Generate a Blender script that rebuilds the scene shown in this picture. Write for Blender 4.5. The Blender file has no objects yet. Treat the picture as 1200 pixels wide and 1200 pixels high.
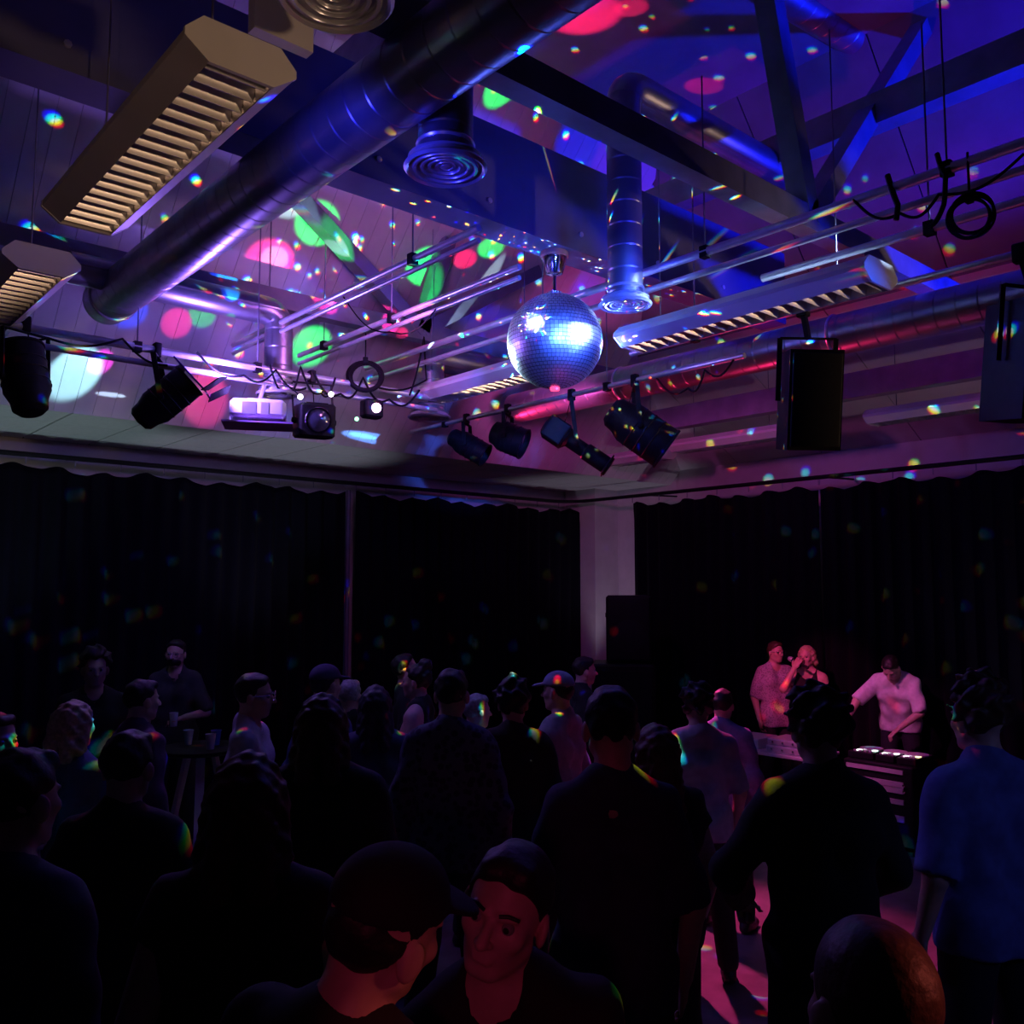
import bpy, math, random
import numpy as np
from mathutils import Vector, Matrix
random.seed(7); np.random.seed(7)
scene = bpy.context.scene
COL = scene.collection

# ------------------------------------------------------------------ camera
CAM = Vector((0, 0, 2.25)); FOC = 1050.0
YAW = math.radians(48.7); PITCH = math.radians(4.9)
FWD = Vector((math.cos(YAW)*math.cos(PITCH), math.sin(YAW)*math.cos(PITCH), math.sin(PITCH)))
RGT = Vector((math.sin(YAW), -math.cos(YAW), 0)); UPV = RGT.cross(FWD)
FL = Vector((math.cos(YAW), math.sin(YAW), 0))
cam = bpy.data.cameras.new('camera'); cam.sensor_width = 36; cam.lens = FOC/1200*36; cam.clip_start = .05
camo = bpy.data.objects.new('camera', cam); COL.objects.link(camo)
camo.matrix_world = Matrix(((RGT.x, UPV.x, -FWD.x, 0), (RGT.y, UPV.y, -FWD.y, 0), (RGT.z, UPV.z, -FWD.z, CAM.z), (0, 0, 0, 1)))
scene.camera = camo

def ray(px, py): return FWD*FOC + RGT*(px-600) + UPV*(600-py)
def atz(px, py, z): r = ray(px, py); return CAM + r*((z-CAM.z)/r.z)
def atu(px, py, u): r = ray(px, py); return CAM + r*(u/r.x)
def atv(px, py, v): r = ray(px, py); return CAM + r*(v/r.y)
def atd(px, py, d): r = ray(px, py); return CAM + r*(d/r.dot(FL))

# ------------------------------------------------------------------ world, exposure
scene.view_settings.view_transform = 'Standard'; scene.view_settings.look = 'None'
scene.view_settings.exposure = 0.0; scene.view_settings.gamma = 1.0
scene.view_settings.use_curve_mapping = False
w = bpy.data.worlds.new('night'); scene.world = w; w.use_nodes = True
bg = w.node_tree.nodes['Background']; bg.inputs[0].default_value = (.25, .3, 1, 1); bg.inputs[1].default_value = .002

# ------------------------------------------------------------------ materials
MATS = {}
def mat(name, col, rough=.6, metal=0, var=.15, scale=8, bump=0, emit=None, estr=0, coat=0, trans=0):
    if name in MATS: return MATS[name]
    m = bpy.data.materials.new(name); m.use_nodes = True; nt = m.node_tree; b = nt.nodes['Principled BSDF']
    b.inputs['Roughness'].default_value = rough; b.inputs['Metallic'].default_value = metal
    tc = nt.nodes.new('ShaderNodeTexCoord'); nz = nt.nodes.new('ShaderNodeTexNoise'); nz.inputs['Scale'].default_value = scale
    nz.inputs['Detail'].default_value = 4
    nt.links.new(tc.outputs['Object'], nz.inputs['Vector'])
    cr = nt.nodes.new('ShaderNodeValToRGB')
    cr.color_ramp.elements[0].position = .3; cr.color_ramp.elements[1].position = .7
    cr.color_ramp.elements[0].color = [c*(1-var) for c in col]+[1]; cr.color_ramp.elements[1].color = [min(1, c*(1+var)) for c in col]+[1]
    nt.links.new(nz.outputs['Fac'], cr.inputs['Fac']); nt.links.new(cr.outputs['Color'], b.inputs['Base Color'])
    if bump:
        bp = nt.nodes.new('ShaderNodeBump'); bp.inputs['Strength'].default_value = bump; bp.inputs['Distance'].default_value = .01
        nt.links.new(nz.outputs['Fac'], bp.inputs['Height']); nt.links.new(bp.outputs['Normal'], b.inputs['Normal'])
    if emit:
        b.inputs['Emission Color'].default_value = list(emit)+[1]; b.inputs['Emission Strength'].default_value = estr
    if coat: b.inputs['Coat Weight'].default_value = coat
    if trans: b.inputs['Transmission Weight'].default_value = trans
    MATS[name] = m
    return m
def pattern_mat(name, c0, c1, scale=30, rough=.8):
    m = bpy.data.materials.new(name); m.use_nodes = True; nt = m.node_tree; b = nt.nodes['Principled BSDF']
    b.inputs['Roughness'].default_value = rough
    tc = nt.nodes.new('ShaderNodeTexCoord'); v = nt.nodes.new('ShaderNodeTexVoronoi'); v.inputs['Scale'].default_value = scale
    nt.links.new(tc.outputs['Object'], v.inputs['Vector'])
    cr = nt.nodes.new('ShaderNodeValToRGB'); cr.color_ramp.elements[0].position = .35; cr.color_ramp.elements[1].position = .5
    cr.color_ramp.elements[0].color = list(c0)+[1]; cr.color_ramp.elements[1].color = list(c1)+[1]
    nt.links.new(v.outputs['Distance'], cr.inputs['Fac']); nt.links.new(cr.outputs['Color'], b.inputs['Base Color'])
    MATS[name] = m
    return m
def spiral_mat(name, col, rough, axis, period=.14):
    """galvanised duct with seams at regular steps along one axis"""
    m = mat(name, col, rough, .85, .2, 3); nt = m.node_tree; b = nt.nodes['Principled BSDF']
    tc = nt.nodes.new('ShaderNodeTexCoord'); wv = nt.nodes.new('ShaderNodeTexWave')
    wv.bands_direction = axis; wv.inputs['Scale'].default_value = .314/period; wv.wave_profile = 'SAW'
    nt.links.new(tc.outputs['Object'], wv.inputs['Vector'])
    cr = nt.nodes.new('ShaderNodeValToRGB'); cr.color_ramp.elements[0].position = .0; cr.color_ramp.elements[1].position = .08
    nt.links.new(wv.outputs['Fac'], cr.inputs['Fac'])
    bp = nt.nodes.new('ShaderNodeBump'); bp.inputs['Strength'].default_value = .5; bp.inputs['Distance'].default_value = .01
    nt.links.new(cr.outputs['Color'], bp.inputs['Height']); nt.links.new(bp.outputs['Normal'], b.inputs['Normal'])
    return m

M_ceil = mat('ceiling_white_board', (.62, .6, .6), .75, 0, .06, 5)
M_roof = mat('dark_roof_deck', (.17, .16, .18), .8, 0, .15, 3)
M_tile = mat('mineral_tile', (.55, .57, .55), .85, 0, .06, 20, .05)
M_grid = mat('tile_backing', (.12, .12, .12), .9)
M_wall = mat('wall_plaster', (.55, .54, .55), .8, 0, .06, 6)
M_darkwall = mat('wall_dark_plaster', (.08, .075, .08), .9, 0, .1, 3)
M_floor = mat('floor_vinyl', (.16, .13, .13), .35, 0, .25, 6, .02)
M_curtain = mat('black_molton', (.0014, .0014, .007), 1.0, 0, .2, 14, .1)
M_steel = mat('dark_painted_steel', (.19, .19, .26), .5, .1, .2, 6)
M_beam = mat('beam_paint', (.12, .12, .22), .6, 0, .12, 4)
M_duct = spiral_mat('galvanised_duct', (.36, .37, .42), .33, 'Y')
M_ductu = spiral_mat('galvanised_branch_duct', (.36, .37, .42), .36, 'X')
M_ductz = spiral_mat('galvanised_drop_duct', (.36, .37, .42), .38, 'Z')
M_alu = mat('aluminium', (.78, .79, .84), .3, .65, .1, 12)
M_white = mat('white_enamel', (.72, .70, .68), .45, 0, .05, 5)
M_mirror = mat('louvre_mirror', (.95, .94, .92), .3, 1, .03, 10)
M_black = mat('black_powder_coat', (.008, .008, .011), .5, 0, .3, 20)
M_rubber = mat('black_rubber', (.006, .006, .008), .7, 0, .2, 20)
for m_ in (M_black, M_rubber, M_curtain): m_.node_tree.nodes['Principled BSDF'].inputs['Specular IOR Level'].default_value = .2
M_glassy = mat('lamp_lens', (.05, .06, .1), .08, 0, .1, 10, coat=1)
M_gel = mat('purple_gel', (.12, .04, .35), .12, 0, .2, 8, coat=1)
M_plastic = mat('white_plastic', (.75, .75, .77), .4, 0, .04, 6)
M_chrome = mat('chrome', (.85, .85, .88), .1, 1, .03, 6)

# ------------------------------------------------------------------ mesh builder
class MB:
    def __init__(s): s.v = []; s.f = []; s.mi = []; s.cur = 0
    def _add(s, vs, fs):
        n = len(s.v); s.v += [tuple(p) for p in vs]; s.f += [tuple(i+n for i in f) for f in fs]; s.mi += [s.cur]*len(fs); return s
    def box(s, c, d, R=None):
        c = Vector(c); R = R or Matrix.Identity(3)
        vs = [c + R @ Vector((x*d[0]/2, y*d[1]/2, z*d[2]/2)) for x in (-1, 1) for y in (-1, 1) for z in (-1, 1)]
        return s._add(vs, [(0, 1, 3, 2), (4, 6, 7, 5), (0, 4, 5, 1), (2, 3, 7, 6), (0, 2, 6, 4), (1, 5, 7, 3)])
    def rbox(s, c, d, r=.02, R=None, n=3):
        """box with rounded vertical edges and chamfered top and bottom"""
        c = Vector(c); R = R or Matrix.Identity(3); r = min(r, min(d)/2.1)
        ring = []
        for (sx, sy, a0) in ((1, 1, 0), (-1, 1, 90), (-1, -1, 180), (1, -1, 270)):
            for k in range(n+1):
                a = math.radians(a0 + 90*k/n); ring.append((sx*(d[0]/2-r), sy*(d[1]/2-r), math.cos(a), math.sin(a)))
        m = len(ring); lv = [(-d[2]/2, .4), (-d[2]/2+r*.6, 1), (d[2]/2-r*.6, 1), (d[2]/2, .4)]
        vs = [c + R @ Vector((x+r*q*ca, y+r*q*sa, z)) for z, q in lv for x, y, ca, sa in ring]
        fs = [(l*m+i, l*m+(i+1) % m, (l+1)*m+(i+1) % m, (l+1)*m+i) for l in range(3) for i in range(m)]
        fs += [tuple(range(m-1, -1, -1)), tuple(3*m+i for i in range(m))]
        return s._add(vs, fs)
    def beam(s, a, b, wd, ht, up=(0, 0, 1)):
        a = Vector(a); b = Vector(b); y = (b-a).normalized(); x = y.cross(Vector(up))
        if x.length < 1e-4: x = Vector((1, 0, 0))
        x.normalize(); z = x.cross(y)
        return s.box((a+b)/2, (wd, (b-a).length, ht), Matrix((x, y, z)).transposed())
    def tube(s, pts, r, n=10, caps=True):
        pts = [Vector(p) for p in pts]; rs = r if isinstance(r, (list, tuple)) else [r]*len(pts)
        vs = []; fs = []; prev = None
        for i, p in enumerate(pts):
            t = (pts[min(i+1, len(pts)-1)] - pts[max(i-1, 0)]).normalized()
            if prev is None:
                x = t.orthogonal().normalized()
            else:
                x = prev - t*prev.dot(t); x = x.normalized() if x.length > 1e-6 else t.orthogonal().normalized()
            prev = x; y = t.cross(x)
            vs += [p + (x*math.cos(2*math.pi*k/n) + y*math.sin(2*math.pi*k/n))*rs[i] for k in range(n)]
        for i in range(len(pts)-1):
            fs += [(i*n+k, i*n+(k+1) % n, (i+1)*n+(k+1) % n, (i+1)*n+k) for k in range(n)]
        if caps: fs += [tuple(range(n-1, -1, -1)), tuple((len(pts)-1)*n+k for k in range(n))]
        return s._add(vs, fs)
    def lathe(s, prof, o=(0, 0, 0), ax=(0, 0, 1), n=24):
        """prof: list of (radius, height along ax)"""
        o = Vector(o); z = Vector(ax).normalized(); x = z.orthogonal().normalized(); y = z.cross(x)
        vs = [o + z*h + (x*math.cos(2*math.pi*k/n)+y*math.sin(2*math.pi*k/n))*max(r, 1e-4) for r, h in prof for k in range(n)]
        fs = [(i*n+k, i*n+(k+1) % n, (i+1)*n+(k+1) % n, (i+1)*n+k) for i in range(len(prof)-1) for k in range(n)]
        fs += [tuple(range(n-1, -1, -1)), tuple((len(prof)-1)*n+k for k in range(n))]
        return s._add(vs, fs)
    def torus(s, c, ax, R, r, n=28, m=8, sq=1):
        c = Vector(c); z = Vector(ax).normalized(); x = z.orthogonal().normalized(); y = z.cross(x)
        pts = [c + (x*math.cos(2*math.pi*k/n)+y*math.sin(2*math.pi*k/n)*sq)*R for k in range(n)]
        vs = []
        for k in range(n):
            rad = (pts[k]-c).normalized()
            vs += [pts[k] + (rad*math.cos(2*math.pi*j/m) + z*math.sin(2*math.pi*j/m))*r for j in range(m)]
        fs = [(k*m+j, ((k+1) % n)*m+j, ((k+1) % n)*m+(j+1) % m, k*m+(j+1) % m) for k in range(n) for j in range(m)]
        return s._add(vs, fs)
    def prism(s, poly, o, X, Y, Z, depth):
        """poly in the X,Y frame at o, extruded along Z"""
        o = Vector(o); X = Vector(X); Y = Vector(Y); Z = Vector(Z); n = len(poly)
        vs = [o+X*a+Y*b for a, b in poly] + [o+X*a+Y*b+Z*depth for a, b in poly]
        fs = [(i, (i+1) % n, n+(i+1) % n, n+i) for i in range(n)] + [tuple(range(n-1, -1, -1)), tuple(range(n, 2*n))]
        return s._add(vs, fs)
    def mesh(s, name, mats, smooth=None):
        me = bpy.data.meshes.new(name); me.from_pydata(s.v, [], s.f)
        for m in (mats if isinstance(mats, (list, tuple)) else [mats]): me.materials.append(m)
        me.polygons.foreach_set('material_index', s.mi)
        me.validate(); me.update()
        if smooth is not None:
            me.polygons.foreach_set('use_smooth', [True]*len(me.polygons))
            try: me.set_sharp_from_angle(angle=math.radians(smooth))
            except Exception: pass
        return me
    def build(s, name, mats, parent=None, smooth=35):
        return obj(name, s.mesh(name, mats, smooth), parent)
def obj(name, me, parent=None, mw=None):
    o = bpy.data.objects.new(name, me); COL.objects.link(o)
    if mw is not None: o.matrix_world = mw
    if parent is not None:
        o.parent = parent
    return o
def tag(o, label, cat, group=None, kind=None):
    o['label'] = label; o['category'] = cat
    if group: o['group'] = group
    if kind: o['kind'] = kind
    return o
def thing(name, label, cat, loc=(0, 0, 0), group=None, kind=None):
    """an Empty at the thing's base; parts are built in world space and parented keeping their place"""
    o = bpy.data.objects.new(name, None); COL.objects.link(o); o.location = loc; o.empty_display_size = .1
    return tag(o, label, cat, group, kind)
def adopt(root):
    """shift children built in world space so that they sit right under a moved Empty"""
    inv = Matrix.Translation(root.location).inverted()
    for c in root.children: c.matrix_parent_inverse = inv
def struct(o): o['kind'] = 'structure'; return o
def dirmat(d, up=(0, 0, 1)):
    """rotation matrix whose -Z looks along d (lights)"""
    return Vector(d).normalized().to_track_quat('-Z', 'Y').to_matrix().to_4x4()
def spot(name, loc, target, col, power, size=30, blend=.3, rad=.03, parent=None):
    l = bpy.data.lights.new(name, 'SPOT'); l.color = col; l.energy = power; l.spot_size = math.radians(size); l.spot_blend = blend
    l.shadow_soft_size = rad
    o = bpy.data.objects.new(name, l); COL.objects.link(o)
    mw = Matrix.Translation(Vector(loc)) @ dirmat(Vector(target)-Vector(loc))
    o.matrix_world = mw
    if parent is not None: o.parent = parent; o.matrix_parent_inverse = Matrix.Translation(parent.location).inverted()
    return o
def point(name, loc, col, power, rad=.05, parent=None):
    l = bpy.data.lights.new(name, 'POINT'); l.color = col; l.energy = power; l.shadow_soft_size = rad
    o = bpy.data.objects.new(name, l); COL.objects.link(o); o.location = loc
    if parent is not None: o.parent = parent; o.matrix_parent_inverse = Matrix.Translation(parent.location).inverted()
    return o
# ================================================================== the room
U1, V1, TOP = 9.9, 9.55, 6.6
ZS = 3.7                                    # soffit height
VS = 7.9                                    # soffit edge
KL = 1.1                                    # left slope
def zr(u): return 3.89+.53*(U1-u) if u > 7.9 else min(TOP, 4.95+1.19*(7.9-u))
def zl(v): return ZS if v > VS else min(TOP, ZS+KL*(VS-v))
def vhip(u): return VS-(zr(u)-ZS)/KL
def wallobj(name, a, b, z0, z1, m, nrm):
    a = Vector((a[0], a[1], 0)); b = Vector((b[0], b[1], 0)); n = Vector(nrm)*.1
    mb = MB(); vs = [Vector((p.x, p.y, z)) for z in (z0, z1) for p in (a, b)]
    mb._add([vs[0], vs[1], vs[3], vs[2], vs[0]+n, vs[1]+n, vs[3]+n, vs[2]+n],
            [(0, 1, 2, 3), (7, 6, 5, 4), (0, 4, 5, 1), (1, 5, 6, 2), (2, 6, 7, 3), (3, 7, 4, 0)])
    return struct(mb.build(name, m))
wallobj('wall_left', (-4, V1), (U1, V1), 0, ZS, M_wall, (0, 1, 0))
wallobj('wall_right', (U1, V1), (U1, -4), 0, 3.89, M_wall, (1, 0, 0))
wallobj('wall_back', (-4, -4), (U1, -4), 0, TOP, M_darkwall, (0, -1, 0))
wallobj('wall_near', (-4, -4), (-4, V1), 0, TOP, M_darkwall, (-1, 0, 0))
fl = MB(); fl.box(((U1-4)/2, (V1-4)/2, -.05), (U1+4, V1+4, .1)); struct(fl.build('floor', M_floor))
mb = MB(); mb.box((9.66, 9.2, 1.85), (.5, .6, 3.7)); struct(mb.build('wall_corner_pillar', M_wall))

ceil = bpy.data.objects.new('ceiling', None); COL.objects.link(ceil); ceil['kind'] = 'structure'
def slab(name, pts, m, t=.03, parent=ceil):
    pts = [Vector(p) for p in pts]; n = len(pts)
    nr = Vector((0, 0, 1))*t
    mb = MB(); mb._add(pts+[p+nr for p in pts], [tuple(range(n)), tuple(range(2*n-1, n-1, -1))] + [(i, n+i, n+(i+1) % n, (i+1) % n) for i in range(n)])
    return mb.build(name, m, parent)
slab('flat_panel', [(-4, -4, TOP), (6.52, -4, TOP), (6.52, 5.27, TOP), (-4, 5.27, TOP)], M_roof)
slab('backing', [(-4, VS, ZS+.03), (U1, VS, ZS+.03), (U1, V1, ZS+.03), (-4, V1, ZS+.03)], M_grid)
tm = MB(); tm.rbox((0, 0, .012), (.588, .538, .024), .008, n=1); tm = tm.mesh('tile', M_tile, 30)
for i in range(18):
    for j in range(3):
        o = obj('tile', tm, ceil); o.location = (-.6+.6*i, VS+.275+.55*j, ZS)
# sloping boards above the soffit edge
slab('slope_panel', [(-4, VS, ZS), (-1.5, VS, ZS), (-1.5, 5.27, TOP), (-4, 5.27, TOP)], M_ceil)
slab('slope_backing', [(-1.5, VS, ZS+.03), (U1, VS, ZS+.03), (6.52, 5.27, TOP+.03), (-1.5, 5.27, TOP+.03)], M_grid)
bw = .15; full = None; nb = int((U1+1.5)/bw)
for i in range(nb):
    u0 = -1.5+bw*i; uc = u0+bw/2; zt = min(TOP, zr(uc)+.03); vt = VS-(zt-ZS)/KL
    if zt >= TOP-1e-6 and full is not None:
        o = obj('board', full, ceil); o.location = (u0, 0, 0); continue
    if VS-vt < .05: continue
    pts = [(.0016, VS, ZS), (bw-.0016, VS, ZS), (bw-.0016, vt, zt), (.0016, vt, zt)]
    o = slab('board', pts, M_ceil, .02); o.location = (u0, 0, 0)
    if zt >= TOP-1e-6: full = o.data
# panels sloping down to the wall behind the decks
for i in range(10):
    a = -4+1.2*i; b = a+1.2-.012
    for (ua, ub) in ((U1, 7.9), (7.9, 6.51)):
        va0, va1 = vhip(ua)+.05, vhip(ub)+.05
        if a >= va0 and a >= va1: continue
        pts = [(ua, min(a, va0), zr(ua)), (ub, min(a, va1), zr(ub)), (ub, min(b, va1), zr(ub)), (ua, min(b, va0), zr(ua))]
        slab('slope_panel', pts, M_ceil if ua == U1 else M_roof, .02)
    slab('slope_backing', [(U1, a-.02, 3.93), (7.9, a-.02, 4.99), (7.9, min(b, vhip(7.9))+.02, 4.99), (U1, min(b, vhip(U1))+.02, 3.93)], M_grid, .02) if a < 7.7 else None

# ------------------------------------------------------------------ trusses, purlins, deep beam
def truss(label, v, zc, node, ups, chord):
    t = thing('roof_truss', label, 'truss', (node, v, zc), 'roof trusses')
    MB().box(((chord[0]+chord[1])/2, v, zc+.075), (chord[1]-chord[0], .12, .15)).build('bottom_chord', M_steel, t)
    for (ut, zt) in ups:
        MB().beam((node, v, zc+.09), (ut, v, zt), .12, .13, (0, 1, 0)).build('strut', M_steel, t)
    adopt(t)
truss('dark steel truss at far end, struts forming a V left of the mirror ball', 6.34, 4.42, 4.49, [(3.1, 5.5), (4.78, 5.4), (5.9, 5.38)], (-1.5, 7.0))
truss('dark steel truss lit blue at the upper right above the lighting bar', 2.81, 4.42, 4.87, [(4.32, 6.5), (6.62, 6.5)], (-3, 7.4))
for (u, z, wd, ht, lab, a, b) in ((5.77, 5.5, .16, .22, 'dark purlin with a blue-lit underside running over the upper right truss', -4, 5.6),
                                  (7.95, 4.16, .14, .24, 'black beam along the sloping ceiling behind the hanging loudspeakers', -4, 6.6),
                                  (.35, 5.2, .18, .3, 'dark beam in the shadows at the upper left behind the louvred light', -4, 6.2),
                                  (3.1, 5.9, .14, .25, 'dark purlin high in the roof over the deep beam', -4, 5.6)):
    mb = MB(); mb.box((u, (a+b)/2, z), (wd, b-a, ht)); tag(mb.build('purlin', M_steel), lab, 'beam', 'roof purlins')
    
mb = MB(); mb.box((2.6, 4.2, 4.81), (8.2, .24, .62))
bm_o = thing('deep_beam', 'deep blue painted beam crossing the hall above the mirror ball', 'beam', (3, 4.2, 4.5))
mb.build('body', M_beam, bm_o)
for k in range(9):
    MB().lathe([(.0, -.012), (.018, -.01), (.018, 0)], (.2+.8*k, 4.08, 4.62), (0, 1, 0), 8).build('bolt', M_alu, bm_o)
adopt(bm_o)

# ------------------------------------------------------------------ ducts
def round_duct(name, label, pts, r, m, n=28, seams=None, grp='round air ducts'):
    t = thing(name, label, 'duct', pts[0], grp)
    mb = MB(); mb.tube(pts, r, n); mb.build('pipe', m, t, 60)
    for s_ in (seams or []):
        mb = MB(); mb.torus(s_[0], s_[1], r, .012, n, 6); mb.build('collar', M_alu, t)
    adopt(t); return t
round_duct('spiral_duct', 'large round metal duct sweeping diagonally across the upper left', [(1.95, -3.5, 4.29), (1.95, 6.45, 4.29), (1.95, 6.62, 4.29)], .16, M_duct, 32,
           [((1.95, v, 4.29), (0, 1, 0)) for v in (.2, 6.45)])
round_duct('spiral_duct', 'round metal duct with a pink sheen behind the hanging black spotlights', [(6.1, -3.5, 4.12), (6.1, 6.9, 4.12)], .15, M_duct, 28,
           [((6.1, v, 4.12), (0, 1, 0)) for v in (1.5, 3.3, 5.4)])
def elbow(p0, corner, p1, r=.2, n=8):
    p0, c, p1 = Vector(p0), Vector(corner), Vector(p1)
    a = c+(p0-c).normalized()*r; b = c+(p1-c).normalized()*r
    return [p0]+[(a*(1-t)**2+c*2*t*(1-t)+b*t*t) for t in [k/n for k in range(n+1)]]+[p1]
def diffuser(px, py, z, rr, riser_top, lab, duct_lab, side=None, dz=None):
    p = atz(px, py, z)
    t = thing('air_diffuser', lab, 'diffuser', p, 'round air diffusers')
    MB().lathe([(rr*.97, .008), (rr, 0), (rr*.94, -.012), (rr*.88, -.004), (rr*.86, .03), (rr*.66, .045), (rr*.66, .06), (rr*.9, .04)], p, (0, 0, 1), 36).build('rim', M_alu, t, 40)
    for q, hh in ((.74, .0), (.56, .004), (.38, .008), (.2, .012)):
        MB().torus(p+Vector((0, 0, hh)), (0, 0, 1), rr*q, rr*.055, 32, 6).build('ring', M_alu, t, 60)
    MB().lathe([(0, -.004), (rr*.12, .002), (rr*.12, .03), (0, .04)], p, (0, 0, 1), 16).build('hub', M_alu, t)
    adopt(t)
    rd = rr*.66
    top = Vector((p.x, p.y, riser_top))
    d = thing('drop_duct', duct_lab, 'duct', p+Vector((0, 0, .045)), 'vertical drop ducts')
    if side:
        pts = elbow(p+Vector((0, 0, .045)), top, top+Vector((side, 0, 0)), rd*1.3)
    else: pts = [p+Vector((0, 0, .045)), top]
    MB().tube(pts, rd, 28).build('pipe', M_ductz, d, 60)
    MB().torus(p+Vector((0, 0, .10)), (0, 0, 1), rd, .01, 28, 6).build('collar', M_alu, d)
    adopt(d)
    return p
diffuser(522, 197, 4.05, .18, 5.9, 'round metal air diffuser with concentric rings just under the big duct', 'vertical blue-lit duct rising behind the big diagonal duct')
diffuser(733, 357, 4.0, .165, 5.42, 'round air diffuser showing right of the mirror ball', 'vertical duct with an elbow rising behind the deep beam', 1.9)
diffuser(325, 462, 3.72, .16, 4.35, 'round air diffuser glowing green above the box spotlight', 'drop duct with elbow behind the cross bar above the white projector', -1.5)
diffuser(503, 489, 3.75, .19, 4.3, 'round air diffuser with a red and green rim left of the black spotlights', 'drop duct with elbow behind the dark coiled cable', .9)
diffuser(393, -4, 4.05, .18, 5.9, 'round air diffuser cut off by the top edge of the picture', 'vertical duct leaving the top edge of the picture')
round_duct('branch_duct', 'short round duct gleaming bright blue at the top right', [atd(905, -16, 6.2), atd(1010, 48, 6.9)], .14, M_ductu)
mb = MB(); c = atd(330, 25, 2.95)
mb.box(c+Vector((0, 0, .0)), (.22, .05, .16)); tag(mb.build('junction_box', M_white), 'flat purple-tinted box mounted beside the near louvred light', 'box')

# ------------------------------------------------------------------ louvred lights
blade = MB()                                   # parabolic blade: thin at the bottom, wide at the top
bp_ = [(-.017, .024), (-.010, .010), (-.0055, -.004), (-.003, -.016), (-.0015, -.024), (.0015, -.024), (.003, -.016), (.0055, -.004), (.010, .010), (.017, .024)]
blade.prism(bp_, (-.1, 0, 0), (0, 1, 0), (0, 0, 1), (1, 0, 0), .2); blade = blade.mesh('louvre_blade', M_mirror, 50)
def louvre_light(label, u, v0, v1, z):
    L = v1-v0; t = thing('louvred_light', label, 'ceiling light', (u, v0, z), 'louvred strip lights')
    sec = [(-.105, 0), (-.18, .055), (-.18, .08), (-.125, .135), (.125, .135), (.18, .08), (.18, .055), (.105, 0)]
    inn = [(.105, .004), (.10, .05), (.04, .075), (-.04, .075), (-.10, .05), (-.105, .004)]
    mb = MB(); poly = [(u+a, z+b) for a, b in sec]
    n = len(sec)
    vs = [(x, v, y) for v in (v0+.012, v1-.012) for x, y in poly]
    mb._add(vs, [(i, i+1, n+i+1, n+i) for i in range(n-1)]); mb.build('housing', M_white, t, 20)
    mb = MB(); vs = [(u+a, v, z+b) for v in (v0+.012, v1-.012) for a, b in inn]; n = len(inn)
    mb._add(vs, [(i, i+1, n+i+1, n+i) for i in range(n-1)]); mb.build('reflector', M_mirror, t, 60)
    for v in (v0, v1-.014):
        MB().prism([(a*1.02, b*1.03-.002) for a, b in sec], (u, v, z), (1, 0, 0), (0, 0, 1), (0, 1, 0), .014).build('end_cap', M_white, t)
    k = int(L/.088)
    for i in range(k):
        o = obj('louvre_blade', blade, t); o.location = (u, v0+.05+(L-.1)*i/(k-1), z+.026)
    MB().tube([(u, v0+.03, z+.055), (u, v1-.03, z+.055)], .013, 10).build('tube', M_plastic, t)
    for v in (v0+.25, v1-.25):
        MB().tube([(u, v, z+.13), (u, v, 5.4)], .004, 6).build('hanger_wire', M_steel, t)
    adopt(t)
ZF = 3.85
louvre_light('large louvred strip light near the camera, its housing tan, upper left', 1.13, 2.56, 4.18, ZF)
louvre_light('louvred strip light cut off by the left edge under the near one', 1.13, 4.9, 6.5, ZF)
louvre_light('louvred strip light with a pale end cap to the right of the mirror ball', 4.52, 2.18, 3.92, ZF)
louvre_light('louvred strip light seen half behind the mirror ball', 4.52, 4.75, 6.45, ZF)
louvre_light('distant louvred strip light just left of the hanging loudspeaker', 8.4, 5.1, 6.6, ZF)
louvre_light('distant louvred strip light near the right edge', 8.4, 2.7, 4.2, ZF)
louvre_light('faint louvred strip light streaked red behind the row of black spotlights', 8.4, 6.75, 7.6, ZF-.05)

# ------------------------------------------------------------------ lighting bars
bars = []
def bar(label, a, b, r=.025, twin=None, hang=()):
    t = thing('lighting_bar', label, 'bar', a, 'overhead lighting bars')
    a, b = Vector(a), Vector(b)
    MB().tube([a, b], r, 14).build('pipe', M_alu, t)
    if twin:
        MB().tube([a+Vector(twin), b+Vector(twin)], r*.8, 12).build('pipe', M_alu, t)
    for h in hang:
        p = a.lerp(b, h)
        MB().tube([p, (p.x, p.y, p.z+1.1)], .005, 6).build('hanger_wire', M_steel, t)
        MB().box(p, (.05, .05, .07)).build('clamp', M_black, t)
    adopt(t); bars.append(t)
ZB = 4.25
bar('bright twin aluminium bar slanting up from behind the mirror ball to the right edge', (4.29, -2.5, ZB), (4.29, 6.9, ZB), .026, (0.05, 0, -.10), (.3, .45, .6, .75))
bar('second aluminium bar below the bright twin bar on the right', (4.52, -2, 4.08), (4.52, 2.9, 4.08), .024, None, (.55, .8))
bar('thin aluminium bar crossing the V struts of the far truss', (3.05, 3.75, ZB), (3.05, 6.95, ZB), .02, (0, 0, -.07), (.2, .8))
bar('thin aluminium bar passing just left of the mirror ball motor', (3.62, 4.05, ZB), (3.62, 6.9, ZB), .02, (0, 0, -.07), (.5, .85))
VB = 6.1; ZC = 3.87
bar('cross bar at the left carrying two spotlights and tangled cables', (0.2, VB, ZC), (4.5, VB, ZC), .026, (0, 0, -.1), (.1, .42, .62))
UB = 5.36; ZL = 3.9
bar('bar holding the row of four black spotlights', (UB, 3.6, ZL), (UB, 8.0, ZL-.0), .022, None, (.3, .8))
bar('thin bar holding the big hanging loudspeaker', (4.95, -1.5, 3.98), (4.95, 4.3, 3.98), .022, None, (.5, .9))

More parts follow.
